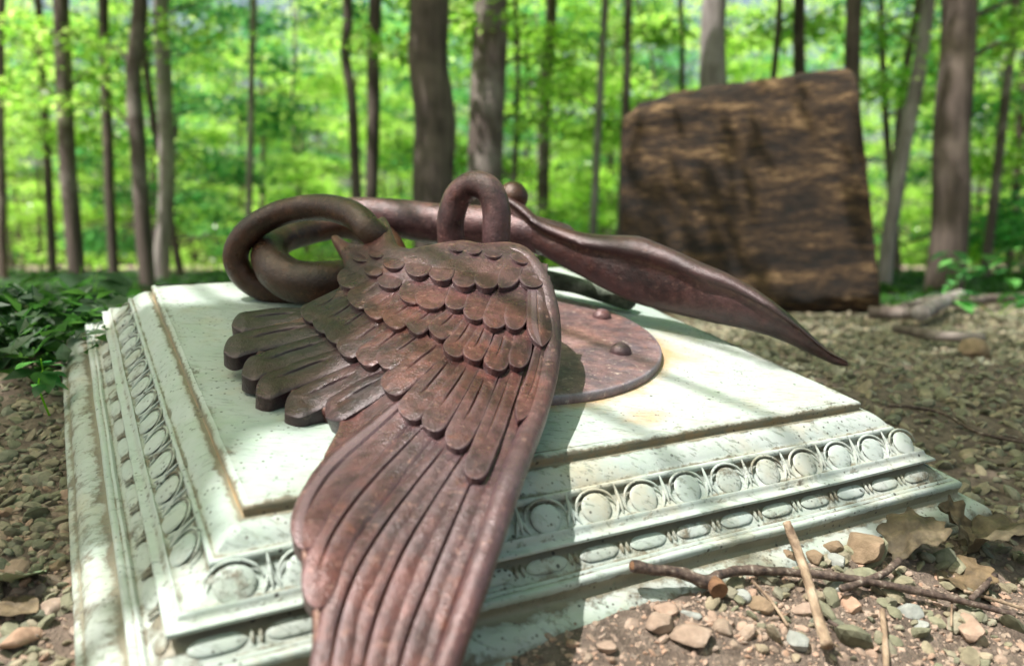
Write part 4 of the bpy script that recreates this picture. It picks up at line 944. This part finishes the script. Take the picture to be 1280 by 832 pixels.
# ---------------------------------------------------------------- undergrowth
def plant(px, py, h, nl_, size, label, m, seed, sp=.08, name='seedling', Yp=None, group=None):
    p = ground_at(px, py) if Yp is None else np.array([at(px, py, Yp)[0], Yp, float(terrain(at(px, py, Yp)[0], Yp, False))])
    r = np.random.default_rng(seed); root = empty(name, p, label, 'plant', group); mb = MB(); tips = []
    for k in range(max(1, nl_//4)):
        tip = p+np.array([r.normal(0, sp), r.normal(0, sp), h*r.uniform(.7, 1.1)]); tips.append(tip)
        P = spline([p, (p+tip)/2+np.array([r.normal(0, .01), 0, .01]), tip], 5); v, fc = tube(P, np.linspace(.0018, .0009, len(P)), 5, cap=False); mb.add(v, fc)
    mb.make('stem', M_LEAF_YEL, root)
    V = []; Fq = []; c0 = 0
    for k in range(nl_):
        t = tips[k % len(tips)]; a = r.uniform(0, 6.28); ln = size*r.uniform(.7, 1.2); d_ = np.array([math.cos(a), math.sin(a), r.uniform(-.35, .25)]); d_ /= np.linalg.norm(d_); sd_ = np.cross(d_, [0, 0, 1.]); sd_ /= np.linalg.norm(sd_)
        b = t-np.array([0, 0, r.uniform(0, h*.35)])
        prof = [(0, .02), (.15, .24), (.35, .36), (.55, .34), (.75, .22), (.9, .09), (1.0, .005)]; n0 = len(V)
        for s_, w_ in prof:
            cpt = b+d_*ln*(.12+s_)+np.array([0, 0, -.25*ln*s_*s_]); V += [cpt-sd_*ln*w_+[0, 0, .06*ln*(w_*3)], cpt, cpt+sd_*ln*w_+[0, 0, .06*ln*(w_*3)]]
        for i in range(len(prof)-1):
            q = n0+i*3; Fq += [(q, q+1, q+4, q+3), (q+1, q+2, q+5, q+4)]
    mesh('foliage', V, Fq, m, root); return root
plant(62, 520, .085, 6, .032, 'thin seedling with wilted leaves left of the plinth corner', M_LEAF_BLUE, 301, .012)
plant(60, 490, .05, 5, .045, 'yellow green seedling touching the left rear corner of the plinth', M_LEAF_BLUE, 302, .02)
for i, (px, Yp, h, nl_, size, lab) in enumerate([(95, 2.3, .32, 12, .20, 'broad leaved dark green plant just behind the left rear corner of the plinth'), (20, 2.0, .22, 16, .12, 'low bushy green plant at the left edge behind the seedling'),
        (150, 2.7, .26, 14, .16, 'wide leaved green plant behind the left end of the plinth back edge'), (30, 2.9, .30, 16, .14, 'leafy plant at the left edge below the grey tree'), (1195, 4.6, .30, 14, .10, 'green leafy plant at the foot of the straight dark grey tree'),
        (1245, 3.4, .12, 20, .09, 'grassy green tuft right of the brush at the crest'), (1160, 3.9, .18, 10, .09, 'small green plant left of the straight dark grey tree'), (1270, 5.0, .36, 16, .12, 'green plant at the right edge behind the brush'), (75, 1.85, .10, 8, .07, 'low green plant beside the rear corner of the plinth')]):
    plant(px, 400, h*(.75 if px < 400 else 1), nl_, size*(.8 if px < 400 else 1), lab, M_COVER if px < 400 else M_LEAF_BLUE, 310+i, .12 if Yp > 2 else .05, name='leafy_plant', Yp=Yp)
# ground cover of low leaves
r = np.random.default_rng(700); n_ = 170000; y_ = 1.2+(20-1.2)*r.uniform(0, 1, n_)**1.4; x_ = r.uniform(-.75, .75, n_)*(y_+.5)
kp = (np.where(x_ < -.25, smooth((y_-1.25)/.2), smooth((y_-4.2)/1.)) > r.uniform(0, 1, n_)) & (vnoise(np.stack([x_, y_, 0*x_], -1), 2.2, 71) > -.25); x_, y_ = x_[kp], y_[kp]
hh = r.uniform(.03, 1, len(x_))**1.3*.10*np.clip(.6+vnoise(np.stack([x_, y_, 0*x_], -1), 1.5, 72), .25, 1.6)
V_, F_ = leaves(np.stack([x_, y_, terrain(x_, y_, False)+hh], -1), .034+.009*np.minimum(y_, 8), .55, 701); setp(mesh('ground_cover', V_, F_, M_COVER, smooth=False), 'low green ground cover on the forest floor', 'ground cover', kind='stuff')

# ---------------------------------------------------------------- sky, sun, camera
w = D.worlds.new('World'); S.world = w; w.use_nodes = True; nt = w.node_tree
sky = nt.nodes.new('ShaderNodeTexSky'); sky.sky_type = 'NISHITA'; sky.sun_disc = False; sky.dust_density = 6.0; sky.ozone_density = 0.3; sky.air_density = 1.0
el = math.asin(-SUN[2]); azm = math.atan2(-SUN[0], -SUN[1])
sky.sun_elevation = el; sky.sun_rotation = azm
mxs = nt.nodes.new('ShaderNodeMix'); mxs.data_type = 'RGBA'; mxs.blend_type = 'MULTIPLY'; mxs.inputs[0].default_value = 1; mxs.inputs[7].default_value = (1.02, 1.05, .90, 1)
nt.links.new(sky.outputs[0], mxs.inputs[6]); nt.links.new(mxs.outputs[2], nt.nodes['Background'].inputs[0]); nt.nodes['Background'].inputs[1].default_value = .115
sl = D.lights.new('sun', 'SUN'); sl.energy = 4.2; sl.angle = math.radians(.55); sl.color = (1, .95, .93)
so = D.objects.new('sun', sl); COL.objects.link(so); so.rotation_euler = Vector([float(c) for c in -SUN]).to_track_quat('Z', 'Y').to_euler()
cam = D.cameras.new('camera'); co = D.objects.new('camera', cam); COL.objects.link(co); S.camera = co
co.location = (0, 0, CZ); co.rotation_euler = (math.radians(90)-PIT, 0, 0)
cam.sensor_width = 36; cam.lens = F/1280*36; cam.clip_start = .05; cam.clip_end = 1000
cam.dof.use_dof = True; cam.dof.focus_distance = 1.02; cam.dof.aperture_fstop = 29.12/9.8
S.view_settings.view_transform = 'Standard'; S.view_settings.look = 'None'; S.view_settings.exposure = 1.0; S.view_settings.gamma = 1
S.render.engine = 'CYCLES'; S.cycles.use_denoising = True
S.cycles.max_bounces = 7; S.cycles.diffuse_bounces = 3; S.cycles.glossy_bounces = 2; S.cycles.transmission_bounces = 4; S.cycles.transparent_max_bounces = 4
